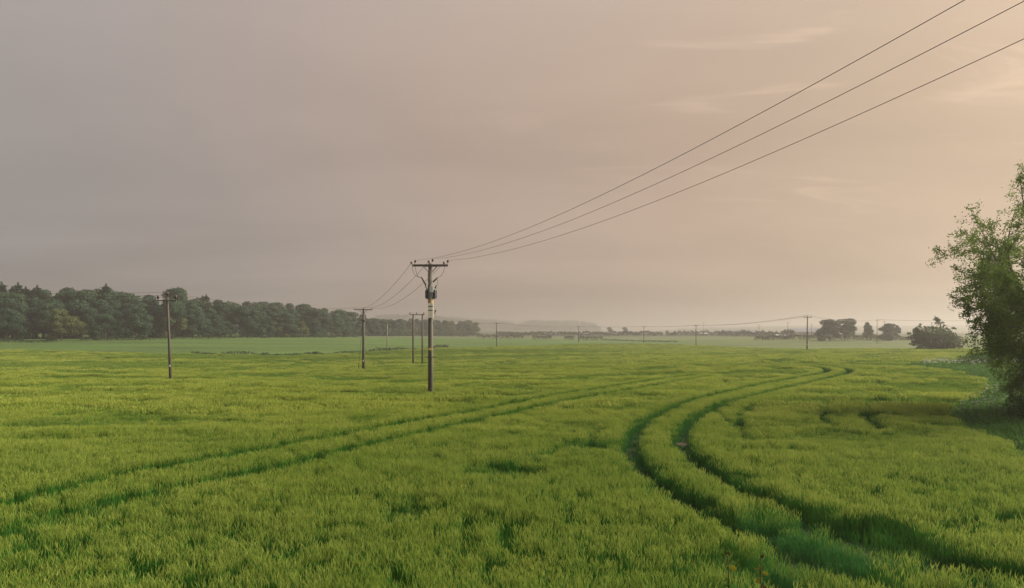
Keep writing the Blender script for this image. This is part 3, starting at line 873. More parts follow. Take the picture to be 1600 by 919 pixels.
# ------------------------------------------------------------------ hedges
def hedge(pts, dep, lo_hi, label, seed, wid=1.6, size=.34, per=26, rough=.5, name='hedgerow', mat='hedge'):
    """pts: list of px; dep: matching depths; leafy bank with uneven top"""
    r_ = np.random.default_rng(seed)
    pts = np.array(pts, float); dep = np.array(dep, float)
    L = np.stack([(pts - CX) / F * dep, dep], 1)
    seg = np.linalg.norm(np.diff(L, axis=0), axis=1); tot = seg.sum()
    n = int(tot * per)
    s = r_.random(n) * tot; cum = np.concatenate([[0], np.cumsum(seg)])
    xx = np.interp(s, cum, L[:, 0]); yy = np.interp(s, cum, L[:, 1])
    hh = lo_hi[0] + (lo_hi[1] - lo_hi[0]) * (rough * vnoise(s / 5, s * 0, seed) + (1 - rough) * vnoise(s / 1.7, s * 0 + 3, seed + 2)) * 1.15
    th = r_.random(n) * np.pi; rr = .7 + .35 * r_.random(n)
    px_, pz_ = np.cos(th) * wid * rr, np.sin(th) ** .7 * hh * rr
    yy = yy + px_; xx = xx + r_.normal(size=n) * .3
    P = np.stack([xx, yy, ground_z(xx, yy) + pz_ - .1], 1)
    o0 = np.array([L[:, 0].mean(), L[:, 1].mean(), gz(L[:, 0].mean(), L[:, 1].mean())])
    dn = r_.normal(size=(n, 3)) + np.array([0, 0, .4])
    V, Fq = leaf_quads(P - o0, dn, size * r_.uniform(.7, 1.4, n), size * .45, r_)
    e = empty(name, o0)
    obj('foliage', mesh_np('foliage', V, Fq, [M[mat]]), e)
    mb = MB()
    for q in np.linspace(.01, .99, max(3, int(tot / 6))):
        xq = float(np.interp(q * tot, cum, L[:, 0])); yq = float(np.interp(q * tot, cum, L[:, 1])); zq = gz(xq, yq)
        mb.tube([np.array([xq, yq, zq - .2]) - o0, np.array([xq + .1, yq, zq + .4 * lo_hi[1]]) - o0, np.array([xq + .2, yq + .1, zq + .7 * lo_hi[1]]) - o0], [.06, .05, .02], 4)
    tag(mb.build('stems', M['bark'], e), kind='stuff')
    tag(e, label, 'hedge', 'hedges between the fields')
    return e
hedge([300, 350, 420, 450, 500, 560, 620, 700], [187, 182, 176, 176, 183, 197, 210, 236], (.55, 1.55), 'low rough scrub line along the dip between barley and green field', 31, .9, .26, 44, .9)
hedge([408, 420], [176, 175], (.9, 1.6), 'small dark bush swelling out of the left field boundary scrub', 32, 1.2, .25, 60)
hedge([489, 498], [181, 183], (1.1, 1.9), 'compact dark bush on the field boundary left of the pole', 33, 1.0, .25, 60)
hedge([-20, 40, 86], [262, 258, 258], (.6, 1.7), 'brownish low scrub at the foot of the wood on the left', 34, 1.6, .3, 36)
hedge([120, 220, 330, 450, 560], [272, 282, 300, 340, 396], (.8, 1.7), 'low dark hedge running along the foot of the wood', 35, 1.0, .4, 18)
hedge([-40, 60, 180, 260], [287, 291, 300, 310], (3.0, 6.5), 'shaggy dark undergrowth under the left half of the wood', 45, 2.2, .6, 44, name='undergrowth', mat='wood_leaf')
hedge([260, 360, 450], [310, 330, 360], (3.0, 6.5), 'shaggy dark undergrowth under the middle of the wood', 46, 2.2, .6, 44, name='undergrowth', mat='wood_leaf')
hedge([450, 540, 590, 650, 745], [360, 420, 500, 600, 716], (3.0, 6.5), 'shaggy dark undergrowth under the tapering right end of the wood', 47, 2.4, .7, 36, name='undergrowth', mat='wood_leaf')
hedge([610, 640, 690, 745], [520, 540, 560, 570], (1.6, 4.0), 'dark bushy hedge below the far end of the wood', 36, 1.6, .6, 20)
hedge([745, 790, 818], [440, 435, 430], (1.6, 3.4), 'dark hedge right of the wood, gappy, behind the hazy pole', 37, 1.4, .5, 26)
hedge([832, 862], [428, 424], (2.0, 2.9), 'short square hedge section in the middle distance', 38, 1.4, .5, 34)
hedge([882, 897], [420, 420], (1.6, 2.6), 'very short hedge piece left of the trimmed hedge block', 39, 1.4, .5, 34)
hedge([903, 942], [416, 412], (2.2, 2.9), 'trimmed block of hedge beside the third line pole', 40, 1.4, .5, 36)
hedge([942, 980, 1020, 1060], [412, 390, 370, 352], (.3, .9), 'thin low hedge trailing down to the right across the field', 41, .9, .4, 14)
hedge([775, 830, 880, 940, 1000, 1035], [690, 690, 680, 660, 640, 630], (2.2, 4.6), 'long dark far hedge on the skyline below the pale wood', 42, 2.0, .9, 34)
hedge([1040, 1075, 1120, 1160, 1200, 1240], [620, 610, 600, 560, 520, 480], (2.2, 5.4), 'far uneven hedge with trees beside the white shed roofs', 43, 2.0, .8, 36)
hedge([1180, 1230, 1290, 1350, 1420, 1500], [380, 368, 358, 352, 350, 350], (1.3, 3.4), 'dark ragged hedge under the trees at the right', 44, 1.4, .5, 60)

# ------------------------------------------------------------------ far sheds
def shed(px, dep, length, wid, wall_h, roof_h, roof_mat, label, name='farm_shed'):
    xx = at(px, dep); zz = gz(xx, dep)
    e = empty(name, (xx, dep, zz))
    mb = MB(); L, W = length / 2, wid / 2
    mb.box((0, 0, wall_h / 2 - .3), (length, wid, wall_h + .6))
    mb.add([(-L, -W, wall_h), (-L, W, wall_h), (-L, 0, wall_h + roof_h - .05), (L, -W, wall_h), (L, W, wall_h), (L, 0, wall_h + roof_h - .05)], [], [(0, 2, 1), (3, 4, 5)])
    mb.build('wall', M['wall_barn'], e)
    r_ = MB(); o = .4
    sl = roof_h / W
    for s in (-1, 1):
        a = np.array([[-L - o, s * (W + o), wall_h - sl * o], [L + o, s * (W + o), wall_h - sl * o], [L + o, 0, wall_h + roof_h], [-L - o, 0, wall_h + roof_h]])
        b = a + np.array([0, 0, .15])
        r_.add(np.vstack([a, b]), [(0, 1, 2, 3), (4, 7, 6, 5), (0, 4, 5, 1), (1, 5, 6, 2), (2, 6, 7, 3), (3, 7, 4, 0)])
    r_.build('roof', roof_mat, e)
    d_ = MB(); d_.box((length * .12, -W - .03, wall_h * .42), (min(4, length * .3), .08, wall_h * .84)); d_.build('door', M['roof_dark'], e)
    tag(e, label, 'shed', 'farm sheds on the horizon')
shed(860, 720, 15, 12, 1.2, 2.2, M['roof_white'], 'long white roofed shed left of centre on the horizon hedge')
shed(958, 680, 13, 10, 1.4, 2.2, M['roof_white'], 'white roofed shed between the two small hazy trees')
shed(915, 720, 14, 10, 1.2, 2.0, M['roof_white'], 'faint white roofed shed behind the third line pole')
shed(1098, 650, 10, 9, 1.4, 1.3, M['roof_white'], 'white roofed shed just right of the fifth line pole')
shed(1148, 640, 22, 11, 3.0, 2.4, M['roof_dark'], 'grey roofed barn among the far bushes')
shed(1221, 500, 9, 6, 1.0, .9, M['roof_white'], 'white roofed low shed left of the right pole')
shed(1251, 560, 20, 10, 3.4, 2.6, M['roof_dark'], 'slate roofed farm barn just behind the right pole')
shed(1275, 575, 9, 8, 3.6, 2.8, M['roof_dark'], 'small slate roofed house between right pole and the dark trees')
shed(1170, 600, 9, 8, 2.6, 2.4, M['roof_dark'], 'small grey roofed shed on the far hedge')

# ------------------------------------------------------------------ utility poles
def insulator(parent, p, s=1.0, tilt=0.0):
    mb = MB()
    mb.lathe((0, 0, 0), [(.02 * s, 0), (.02 * s, .08 * s), (.075 * s, .09 * s), (.06 * s, .14 * s), (.085 * s, .15 * s), (.055 * s, .21 * s), (.06 * s, .25 * s), (.02 * s, .28 * s)], 8)
    o = mb.build('insulator', M['insul'], parent, p, True)
    o.rotation_euler = (0, tilt, 0)
    return o

def util_pole(px, base_py, top_py, dep, label, arm=2.2, rz=0.0, lean=0.0, rad=.15, mat='pole', ins=1.0, brace=False, detail=True, group='utility poles across the field', arm_drop=.35, cat='utility pole'):
    xx = at(px, dep); zz = gz(xx, dep)
    hgt = zat(top_py, dep) - zz
    e = empty('utility_pole', (xx, dep, zz), rz)
    hx = lean * hgt
    mb = MB(); mb.tube([(0, 0, -.5), (hx * .5, 0, hgt * .5), (hx, 0, hgt)], [rad * 1.15, rad, rad * .8], 10)
    sh = mb.build('shaft', M[mat], e, smooth=True)
    za = hgt - arm_drop
    if detail:
        pl = MB(); pl.box((hx * .17, -rad * 1.08, 1.9), (.16, .03, .22)); pl.build('number_plate', M['cream'], e)
    mb = MB(); mb.box((hx, -rad * .95, za), (arm, .11, .12)); mb.build('crossarm', M['steel'], e)
    if brace:
        mb = MB()
        for s in (-1, 1):
            mb.tube([(hx + s * .05, -rad * 1.1, za - .62), (hx + s * .6, -rad * 1.2, za - .05)], .03, 5)
        mb.build('brace', M['steel'], e)
    tops = []
    for s in (-1, 0, 1):
        p = (hx + s * (arm / 2 - .08), -rad * .95, za + .06) if s else (hx, 0, hgt)
        insulator(e, p, ins)
        tops.append(p)
    tag(e, label, cat, group)
    def tip(i, dz=.26):
        p = tops[i]; c, s_ = math.cos(rz), math.sin(rz)
        return np.array([xx + p[0] * c - p[1] * s_, dep + p[0] * s_ + p[1] * c, zz + p[2] + dz * ins])
    return e, [tip(0), tip(1), tip(2)], (xx, dep, zz, hgt)

def wire(a, b, sag, label, rad=.011, n=24, group='overhead wires', z2=None):
    a = np.array(a, float); b = np.array(b, float)
    t_ = np.linspace(0, 1, n)
    P = a[None] * (1 - t_)[:, None] + b[None] * t_[:, None]
    P[:, 2] -= 4 * sag * t_ * (1 - t_)
    mb = MB(); mb.tube(P - a, rad, 5)
    o = mb.build('overhead_wire', M['wire'], None, tuple(a), True)
    tag(o, label, 'wire', group)
    return o

p2, t2, _ = util_pole(267, 590, 464, 75, 'slim wooden utility pole on the left standing before the wood', arm=2.1, lean=-.04, ins=1.9, arm_drop=.42, rad=.135, brace=False)
p3, t3, i3 = util_pole(568, 577, 482.5, 101, 'wooden utility pole left of the H-shaped pair, with a stay wire', arm=2.7, lean=0, rad=.19, ins=.8, brace=True, arm_drop=.15)
# switch bracket and stay of that pole
mb = MB(); mb.box((0, -.1, i3[3] - 1.75), (.62, .5, .16)); mb.tube([(-.28, -.2, i3[3] - 1.7), (-.28, -.2, i3[3] - 1.45)], .05, 6); mb.tube([(.28, -.2, i3[3] - 1.7), (.28, -.2, i3[3] - 1.45)], .05, 6)
mb.build('switch_bracket', M['steel'], p3)
mb = MB(); mb.tube([(0, 0, i3[3] - .5), (-.7, .1, 1.5), (-.75, .1, -.2)], .02, 5); mb.build('stay_wire', M['steel'], p3)
mb = MB(); mb.tube([(-.72, .1, -.2), (-.75, .1, 1.5)], .04, 6); mb.build('stay_guard', M['dark'], p3)
# H pole
dep = 125; xl = at(645.5, dep); xr = at(660, dep); zz = gz((xl + xr) / 2, dep); hgt = zat(491, dep) - zz
hp = empty('h_frame_pole', ((xl + xr) / 2, dep, zz)); dx = (xr - xl) / 2
for s in (-1, 1):
    mb = MB(); mb.tube([(s * dx, 0, -.5), (s * dx, 0, hgt * .5), (s * dx, 0, hgt)], [.17, .155, .13], 10); mb.build('shaft', M['pole'], hp, smooth=True)
mb = MB(); mb.box((-.1, -.17, hgt - .12), (2.75, .12, .14)); mb.build('crossarm', M['steel'], hp)
th_ = []
for s in (-1.35, -.15, 1.15):
    insulator(hp, (s - .05, -.17, hgt - .05), 1.35); th_.append(np.array([(xl + xr) / 2 + s - .05, dep - .17, zz + hgt + .30]))
tag(hp, 'H-shaped pair of wooden poles sharing one crossarm left of the transformer pole', 'utility pole', 'utility poles across the field')
p5, t5, _ = util_pole(605, 547, 504.5, 222, 'thin pale-footed distant pole left of the H-shaped pair before the wood', arm=2.4, rad=.15, mat='pole_pale', brace=False, detail=False, arm_drop=.1, ins=.6)
p7, t7, _ = util_pole(776, 543, 505, 250, 'distant hazy pole right of the transformer pole', arm=2.0, brace=False, detail=False, arm_drop=.1, ins=.6)
p8, t8, _ = util_pole(904, 536, 510.5, 350, 'distant hazy pole beside the trimmed hedge block', arm=2.0, brace=False, detail=False, arm_drop=.1, ins=.6)
p9, t9, _ = util_pole(1006, 535, 510.5, 345, 'distant hazy pole below the middle of the far wire', arm=2.0, brace=False, detail=False, arm_drop=.1, ins=.6)
p10, t10, _ = util_pole(1087.5, 541, 508.5, 290, 'distant hazy pole left of the white shed roof', arm=2.0, brace=False, detail=False, arm_drop=.1, ins=.6)
p6, t6, _ = util_pole(1261, 546, 494.5, 188, 'dark wooden pole with upright insulators left of the round trees', arm=2.1, rad=.17, lean=-.0 + .012, ins=1.3, arm_drop=.3)
p11, t11, _ = util_pole(1370.5, 530, 500, 300, 'hazy pole between the lollipop tree and the bushy tree', arm=1.8, rad=.11, detail=False, arm_drop=.15, ins=.7)
for px, tp, dd, lab in [(1186, 508, 420, 'tiny hazy pole on the horizon left of the right pole'), (1231, 503.5, 430, 'thin hazy mast-like pole just left of the right pole'), (1268, 506, 440, 'tiny hazy T-shaped pole just right of the right pole'), (1099, 503.5, 700, 'faint tall pole above the far hedge near the fifth line pole'), (1382, 502, 420, 'faint pole behind the bushy tree at the right'), (891, 512, 700, 'faint pole standing before the pale wooded hill')]:
    util_pole(px, 528, tp, dd, lab, arm=1.9 if '1268' not in lab else 2.6, rad=.14, detail=False, arm_drop=.12, ins=.6, group='far hazy utility poles')

# transformer pole
dep = 47.0; X1 = at(672.8, dep); Z1 = gz(X1, dep); HT = zat(411.5, dep) - Z1
tp_ = empty('transformer_pole', (X1, dep, Z1))
tag(tp_, 'tall wooden transformer pole with grey tank and cream cable guard in mid field', 'utility pole', 'utility poles across the field')
def zz_(py): return zat(py, dep) - Z1
mb = MB(); mb.tube([(0, 0, -.6), (0, 0, HT * .5), (-.015, 0, HT)], [.185, .165, .14], 14); mb.build('shaft', M['pole_grey'], tp_, smooth=True)
za = zz_(415.5)
mb = MB(); mb.box((0, -.19, za), (2.42, .07, .13)); mb.box((0, -.14, za + .075), (2.42, .14, .02)); mb.build('crossarm', M['steel'], tp_)
mb = MB(); mb.box((0, .17, za), (.9, .05, .10)); mb.build('rear_strap', M['steel'], tp_)
for s in (-1, 1):
    mb = MB(); mb.tube([(s * .14, -.2, zz_(425)), (s * .48, -.23, za - .05)], .028, 6); mb.build('brace', M['steel'], tp_)
tops1 = []
for i, s in enumerate((-1.17, 0, 1.06)):
    zb = za + .06 if i != 1 else HT - .02
    # a tension pair: strain insulator to one side, pin to the other
    o = insulator(tp_, (s - .06, -.18 if i != 1 else 0, zb), .85, -.5)
    o = insulator(tp_, (s + .1, -.18 if i != 1 else 0, zb + .08), .95, .25)
    tops1.append(np.array([X1 + s + .13, dep - .1, Z1 + zb + .30]))
# tank
ct = MB()
tx, ty, t0, t1_ = -.02, .40, zz_(467), zz_(451)
ct.lathe((tx, ty, 0), [(.02, t0), (.30, t0), (.32, t0 + .03), (.32, t1_ - .05), (.335, t1_ - .05), (.335, t1_), (.30, t1_ + .03), (.02, t1_ + .05)], 20)
tank = ct.build('transformer_tank', M['tank'], tp_, smooth=False)
mb = MB()
for a in np.linspace(0, 6.283, 14, endpoint=False):
    rotm = np.array([[math.cos(a), -math.sin(a), 0], [math.sin(a), math.cos(a), 0], [0, 0, 1]])
    mb.box(rotm @ np.array([.36, 0, 0]) + np.array([tx, ty, (t0 + t1_) / 2 - .02]), (.09, .02, .55), rotm)
mb.build('cooling_fin', M['tank'], tank)
mb = MB(); mb.box((tx, .17, (t0 + t1_) / 2 + .1), (.36, .18, .1)); mb.box((tx, .17, t0 + .12), (.36, .18, .08)); mb.build('hanger', M['steel'], tp_)
bush = []
for (bx0, by0, dx, tl) in [(-.26, .30, -.14, .30), (-.17, .5, -.05, .33), (.0, .55, 0, .30), (.27, .32, .13, .30)]:
    mb = MB()
    prof = [(.03, 0), (.055, .03), (.035, .07), (.055, .10), (.035, .14), (.05, .17), (.03, .21), (.04, .24), (.015, tl)]
    mb.tube([(dx * h / tl, 0, h) for r, h in prof], [r for r, h in prof], 8)
    mb.build('bushing', M['insul'], tp_, (tx + bx0, by0, t1_ - .02), True); bush.append((tx + bx0 + dx, by0, t1_ + tl))
# long fuse carriers angled up either side
fz0, fz1 = zz_(447), zz_(434.5)
fuses = []
for x0, x1, f0, f1 in [(-.30, -.62, zz_(446), zz_(433.5)), (.17, .52, zz_(441), zz_(434))]:
    mb = MB(); mb.tube([(x0, -.12, f0), ((x0 + x1) / 2, -.14, (f0 + f1) / 2), (x1, -.15, f1)], [.05, .055, .04], 8); mb.build('surge_arrester', M['dark'], tp_, smooth=True); fuses.append((x1, -.15, f1))
def cable(a, ctrl, b, rad=.014):
    a, c, b = map(np.array, (a, ctrl, b)); t_ = np.linspace(0, 1, 12)[:, None]
    mb = MB(); mb.tube(a * (1 - t_) ** 2 + 2 * c * t_ * (1 - t_) + b * t_ ** 2, rad, 5); return mb.build('dropper_cable', M['dark'], tp_, smooth=True)
cable((-1.25, -.18, za + .1), (-1.2, -.2, zz_(435)), fuses[0])
cable((-1.05, -.18, za + .1), (-.95, -.2, zz_(436)), fuses[0])
cable((1.0, -.18, za + .1), (.95, -.2, zz_(431)), fuses[1])
cable((.0, -.2, HT - .1), (-.25, -.22, zz_(430)), (-.17, .3, t1_ + .3))
cable((.45, -.15, zz_(436)), (.56, -.1, zz_(441)), (.42, .2, zz_(446)), .01)
mb = MB(); mb.box((.08, -.24, zz_(452.5)), (.24, .13, .40)); mb.build('fuse_box', M['box_pale'], tp_)
mb = MB(); mb.box((.06, -.21, zz_(461)), (.18, .09, .30)); mb.build('lower_box', M['tank'], tp_)
mb = MB(); mb.box((.29, -.02, zz_(460)), (.09, .2, .62)); mb.build('side_box', M['bark'], tp_)
mb = MB(); mb.tube([(0, 0, zz_(474)), (0, 0, zz_(468.5))], .19, 14, False); mb.build('band', M['ochre'], tp_, smooth=True)
mb = MB(); mb.box((.03, -.17, zz_(485.5)), (.33, .16, zz_(474) - zz_(497))); g_ = mb.build('cable_guard', M['cream'], tp_)
for q_ in (479, 485):
    mb = MB(); mb.box((.03, -.255, zz_(q_)), (.35, .03, .05)); mb.build('strap', M['steel'], g_)
mb = MB(); mb.tube([(.02, -.17, zz_(497)), (.02, -.185, zz_(503))], [.11, .08], 8); mb.build('cable_sleeve', M['dark'], tp_)
mb = MB(); mb.box((.33, -.05, zz_(486)), (.09, .06, .14), np.array([[.95, 0, .3], [0, 1, 0], [-.3, 0, .95]])); mb.box((.27, -.05, zz_(489)), (.16, .03, .03)); mb.tube([(.32, -.05, zz_(488)), (.29, -.05, zz_(491.5))], .02, 5); mb.build('bracket', M['insul'], tp_)
mb = MB(); mb.box((.0, -.185, zz_(545.5)), (.24, .02, .15)); mb.build('danger_plate', M['yellow'], tp_)
mb = MB(); mb.box((.03, -.20, zz_(557.8)), (.74, .05, .05)); mb.build('step_bar', M['steel'], tp_)
mb = MB(); mb.tube([(.06, -.19, zz_(604)), (.06, -.19, zz_(548))], .022, 6); mb.build('earth_cable', M['dark'], tp_)

# pole out of the frame to the right, behind the camera, that carries the near span
KX, KY = .44, -22.0
def near_wire(i, label, p_end, sag):
    a = tops1[i]
    wire(a, p_end, sag, label, rad=.0075, n=60, group='three near wires sweeping overhead')
yb = -14.25
bx0 = 18.16; zb0 = gz(bx0, yb)
be = empty('utility_pole', (bx0, yb, zb0), 0.0)
HB = 14.107 - .27 + .24 - zb0
mb = MB(); mb.tube([(0, 0, -.5), (0, 0, HB * .5), (0, 0, HB)], [.19, .17, .14], 12); mb.build('shaft', M['pole'], be, smooth=True)
mb = MB(); mb.box((0, -.2, HB - .3), (2.6, .1, .12)); mb.build('crossarm', M['steel'], be)
tb = []
for s in (-1.16, 0, 1.16):
    hi_ = HB - .24 if s else HB - .153
    insulator(be, (s, -.2 if s else 0, hi_), 1.0); tb.append(np.array([bx0 + s, yb, zb0 + hi_ + .27]))
tag(be, 'wooden pole on the bank out of the frame holding the near overhead wires', 'utility pole', 'utility poles across the field')
near_wire(0, 'uppermost of the three long wires sweeping to the upper right', tb[0], 2.51)
near_wire(1, 'middle one of the three long wires sweeping to the upper right', tb[1], 2.51)
near_wire(2, 'lowest of the three long wires sweeping to the upper right', tb[2], 2.51)
nm = ['left', 'middle', 'right']
for i in range(3):
    wire(tops1[i] - np.array([.2, 0, .1]), t3[i] + np.array([.1, 0, 0]), 1.1, f'{nm[i]} of three slack wires from the transformer pole down to the pole left of it', rad=.012, group='slack wires behind the transformer pole')
    wire(t2[i], t3[i] + np.array([-.1, 0, 0]), .7, f'{nm[i]} wire between the left pole and the stayed pole, seen before the wood', rad=.010, group='wires before the wood')
    a = t2[i]
    wire(a, (a[0] - 70, a[1] - 4, a[2] - .1), .3, f'{nm[i]} wire running from the left pole out of the left edge', rad=.013, group='wires before the wood')
    chain = [th_, t7, t8, t9, t10, t6]
    lab = ['from the H-shaped pair to the first distant pole', 'between the first and second distant poles', 'between the second and third distant poles', 'between the third and fourth distant poles', 'rising from the fourth distant pole to the right dark pole']
    for j in range(5):
        wire(chain[j][i], chain[j + 1][i], [.9, .8, .3, .4, .9][j], f'{nm[i]} far wire {lab[j]}', rad=.022, group='far wires along the horizon')
    wire(t6[i], t11[i], 1.0, f'{nm[i]} far wire from the right dark pole to the hazy pole among trees', rad=.02, group='far wires along the horizon')
    wire(t11[i], (t11[i][0] + 75, t11[i][1] + 20, t11[i][2] + .6), .6, f'{nm[i]} far wire running right from the hazy pole among trees', rad=.02, group='far wires along the horizon')
wire((t3[1][0] + .2, 101, zat(497, 101)), th_[0] + np.array([0, 0, -.1]), .5, 'single wire from the stayed pole bracket to the H-shaped pair', rad=.018, group='wires before the wood')
wire(th_[0] + np.array([0, .2, -.1]), t5[1], .8, 'single wire from the H-shaped pair back to the pale-footed pole', rad=.018, group='wires before the wood')

# ------------------------------------------------------------------ detailed trees
def branchy(rg, limbs_n, sub_n, twig_n, prof, base_spread, leaf_len, leaf_w, leaves, trunk_r, yk=1.0, low_dense=None, shell=.72):
    """multi-stemmed tree inside a body of revolution (prof: heights, radii): limbs, sub-branches, twigs with leaf tufts"""
    mb = MB(); LP = []; LD = []
    pz, pr = np.array(prof[0], float), np.array(prof[1], float)
    ztop = pz[-1]
    def rad(zv): return np.interp(zv, pz, pr, right=0)
    def pull(p, k):
        r = math.hypot(p[0], p[1] / yk); m = float(rad(p[2])) * k
        if r > m: p[0] *= m / r; p[1] *= m / r
        return p
    def bez(a, b, up, n):
        a, b = np.array(a), np.array(b); m = (a + b) / 2 + np.array([0, 0, up]) + rg.normal(size=3) * np.linalg.norm(b - a) * .06
        t_ = np.linspace(0, 1, n)[:, None]
        return a * (1 - t_) ** 2 + 2 * m * t_ * (1 - t_) + b * t_ ** 2
    for i in range(limbs_n):
        th = i * 2.39996; zt = ztop * (.16 + .70 * ((i * .618) % 1))
        rr = float(rad(zt)) * rg.uniform(.45, .7)
        tgt = np.array([math.cos(th) * rr, math.sin(th) * rr * yk, zt])
        st = np.array([math.cos(th) * base_spread, math.sin(th) * base_spread, -.3])
        Lm = bez(st, tgt, np.linalg.norm(tgt - st) * .14, 9)
        mb.tube(Lm, np.linspace(trunk_r, trunk_r * .28, 9), 7)
        for j in range(sub_n):
            p = Lm[int(rg.integers(3, 9))]
            z2 = np.clip(p[2] + rg.normal(.3, 1) * ztop * .14, ztop * .05, ztop * .97); a2 = th + rg.normal() * .65
            r2 = float(rad(z2)) * (shell + (1.0 - shell) * rg.random() ** .7)
            tip = np.array([math.cos(a2) * r2, math.sin(a2) * r2 * yk, z2])
            Ln = np.linalg.norm(tip - p)
            mx_ = ztop * .42
            if Ln > mx_: tip = p + (tip - p) * mx_ / Ln; Ln = mx_
            Sb = bez(p, tip, Ln * .13, 8)
            mb.tube(Sb, np.linspace(trunk_r * .24, trunk_r * .05, 8), 5)
            for k2 in range(twig_n):
                b0 = Sb[int(rg.integers(2, 8))]
                dt = (tip - p) / (Ln + 1e-6) * .6 + rg.normal(size=3) * .6
                dt /= np.linalg.norm(dt)
                tl = rg.uniform(.5, 1.3) * ztop * .065
                e_ = pull(b0 + dt * tl, 1.05)
                e_[2] = max(e_[2], .3)
                Tw = bez(b0, e_, tl * .1, 5)
                mb.tube(Tw, np.linspace(trunk_r * .05, trunk_r * .015, 5), 3, False)
                n = int(leaves * rg.uniform(.5, 1.5) * (1.28 - .68 * e_[2] / ztop))
                s = rg.random(n) ** .7 * 4
                pos = np.stack([np.interp(s, range(5), Tw[:, c]) for c in range(3)], 1)
                pos += rg.normal(size=(n, 3)) * tl * .12
                LP.append(pos); LD.append(dt[None] * .6 + rg.normal(size=(n, 3)) * .7 + np.array([0, 0, -.15]))
    for c, r_, n in (low_dense or []):
        d = rg.normal(size=(n, 3)); d /= np.linalg.norm(d, axis=1, keepdims=True)
        rr = rg.random(n) ** .4
        pos = np.array(c) + d * rr[:, None] * np.array(r_) * (1 + .25 * np.sin(d[:, :1] * 7 + c[0]) * np.cos(d[:, 2:] * 6))
        pos[:, 2] = np.maximum(pos[:, 2], .1)
        q = np.hypot(pos[:, 0], pos[:, 1] / yk) < rad(pos[:, 2]) * .97
        LP.append(pos[q]); LD.append((d * .5 + rg.normal(size=(n, 3)) * .8)[q])
    LP = np.concatenate(LP); LD = np.concatenate(LD); n = len(LP)
    V, Fq = leaf_quads(LP, LD, leaf_len * rg.uniform(.6, 1.3, n), leaf_w * rg.uniform(.7, 1.2, n), rg)
    return mb, V, Fq

def big_tree(name, loc, label, rz=0, mat='tree_leaf', **kw):
    mb, V, Fq = branchy(**kw)
    e = empty(name, loc, rz)
    obj('crown', mesh_np('crown', V, Fq, [M[mat]]), e)
    obj('trunk', arr_mb(mb, M['bark'], 'trunk'), e)
    tag(e, label, 'tree')
    return e, len(Fq)

tx, ty = 28.6, 34.0
rr_ = np.random.default_rng(21)
_, n = big_tree('field_tree', (tx, ty, gz(tx, ty)), 'leafy green tree with drooping branches cut off by the right edge', rg=rr_, limbs_n=17, sub_n=13, twig_n=9,
         prof=([.0, .65, 1.9, 2.6, 3.5, 4.8, 6.4, 7.8, 8.9, 10, 11, 13.0, 14.2, 14.8], [2.6, 3.2, 3.7, 4.2, 4.7, 4.9, 5.6, 6.7, 6.2, 5.5, 4.9, 3.6, 1.9, .2]),
         base_spread=.5, leaf_len=.125, leaf_w=.034, leaves=74, trunk_r=.16,
         low_dense=[((-2.2, -2.2, 2.2), (1.8, 1.8, 1.5), 5000), ((-3.0, -1.0, 4.2), (1.6, 1.8, 1.4), 4500), ((-1.2, -3.2, 4.2), (1.6, 1.8, 1.4), 4500), ((-2.8, -1.8, 6.4), (1.8, 1.8, 1.3), 4500), ((-.6, -2, 8.4), (1.8, 1.8, 1.3), 4000), ((-2, 1.5, 3), (2, 2, 1.6), 4000), ((0, 0, 2.2), (2, 2, 1.6), 4000)])
print('tree leaves', n)
ty = 180.0; tx = at(1461, ty)
rr_ = np.random.default_rng(22)
_, n = big_tree('field_tree', (tx, ty, gz(tx, ty)), 'feathery grey-green willow standing alone in the barley at right', mat='tree_leaf2', rg=rr_, limbs_n=15, sub_n=9, twig_n=6,
         prof=([0, 1, 2.2, 3.6, 5.0, 6.2, 7.4, 8.4, 8.9], [4.2, 6.6, 7.6, 7.3, 6.2, 5.0, 3.4, 1.6, .2]), yk=.85,
         base_spread=1.2, leaf_len=.32, leaf_w=.085, leaves=26, trunk_r=.2, low_dense=[((.5, 0, 1.2), (4.6, 3, 1.5), 3000), ((-1, -1, 4.4), (3.4, 3, 2.4), 2000), ((3, -1, 3.4), (2.4, 2, 2.0), 1200), ((-4, -1, 3), (2.2, 2, 1.8), 900)])

# shrubs at the foot of the near tree
def shrub(xx, yy, rad, hgt, nl, label, seed, mat='verge', size=.11):
    r_ = np.random.default_rng(seed)
    e = empty('shrub', (xx, yy, gz(xx, yy)))
    V, Fq = lumpy_crown(r_, hgt, rad, .15, nl, size, lumps=16)
    obj('foliage', mesh_np('foliage', V, Fq, [M[mat]]), e)
    mb = MB()
    for i in range(9):
        th = r_.random() * 6.28; q = np.array([math.cos(th), math.sin(th), 0])
        mb.tube([q * .1 + [0, 0, -.15], q * rad * .4 + [0, 0, hgt * .5], q * rad * .75 + [0, 0, hgt * .85]], [.03, .02, .006], 5)
    tag(mb.build('stems', M['bark'], e), kind='stuff')
    tag(e, label, 'shrub', 'shrubs at the foot of the right tree')
shrub(25.4, 32.6, 1.5, 1.7, 4200, 'dark shrub at the tree foot nearest the cow parsley', 51)
shrub(27.0, 31.6, 1.7, 1.9, 5000, 'dark leafy shrub under the tree at the right edge', 52)
shrub(64.5, 93.0, 3.4, 1.9, 3500, 'low green shrub at the end of the white flower strip', 55, size=.28)

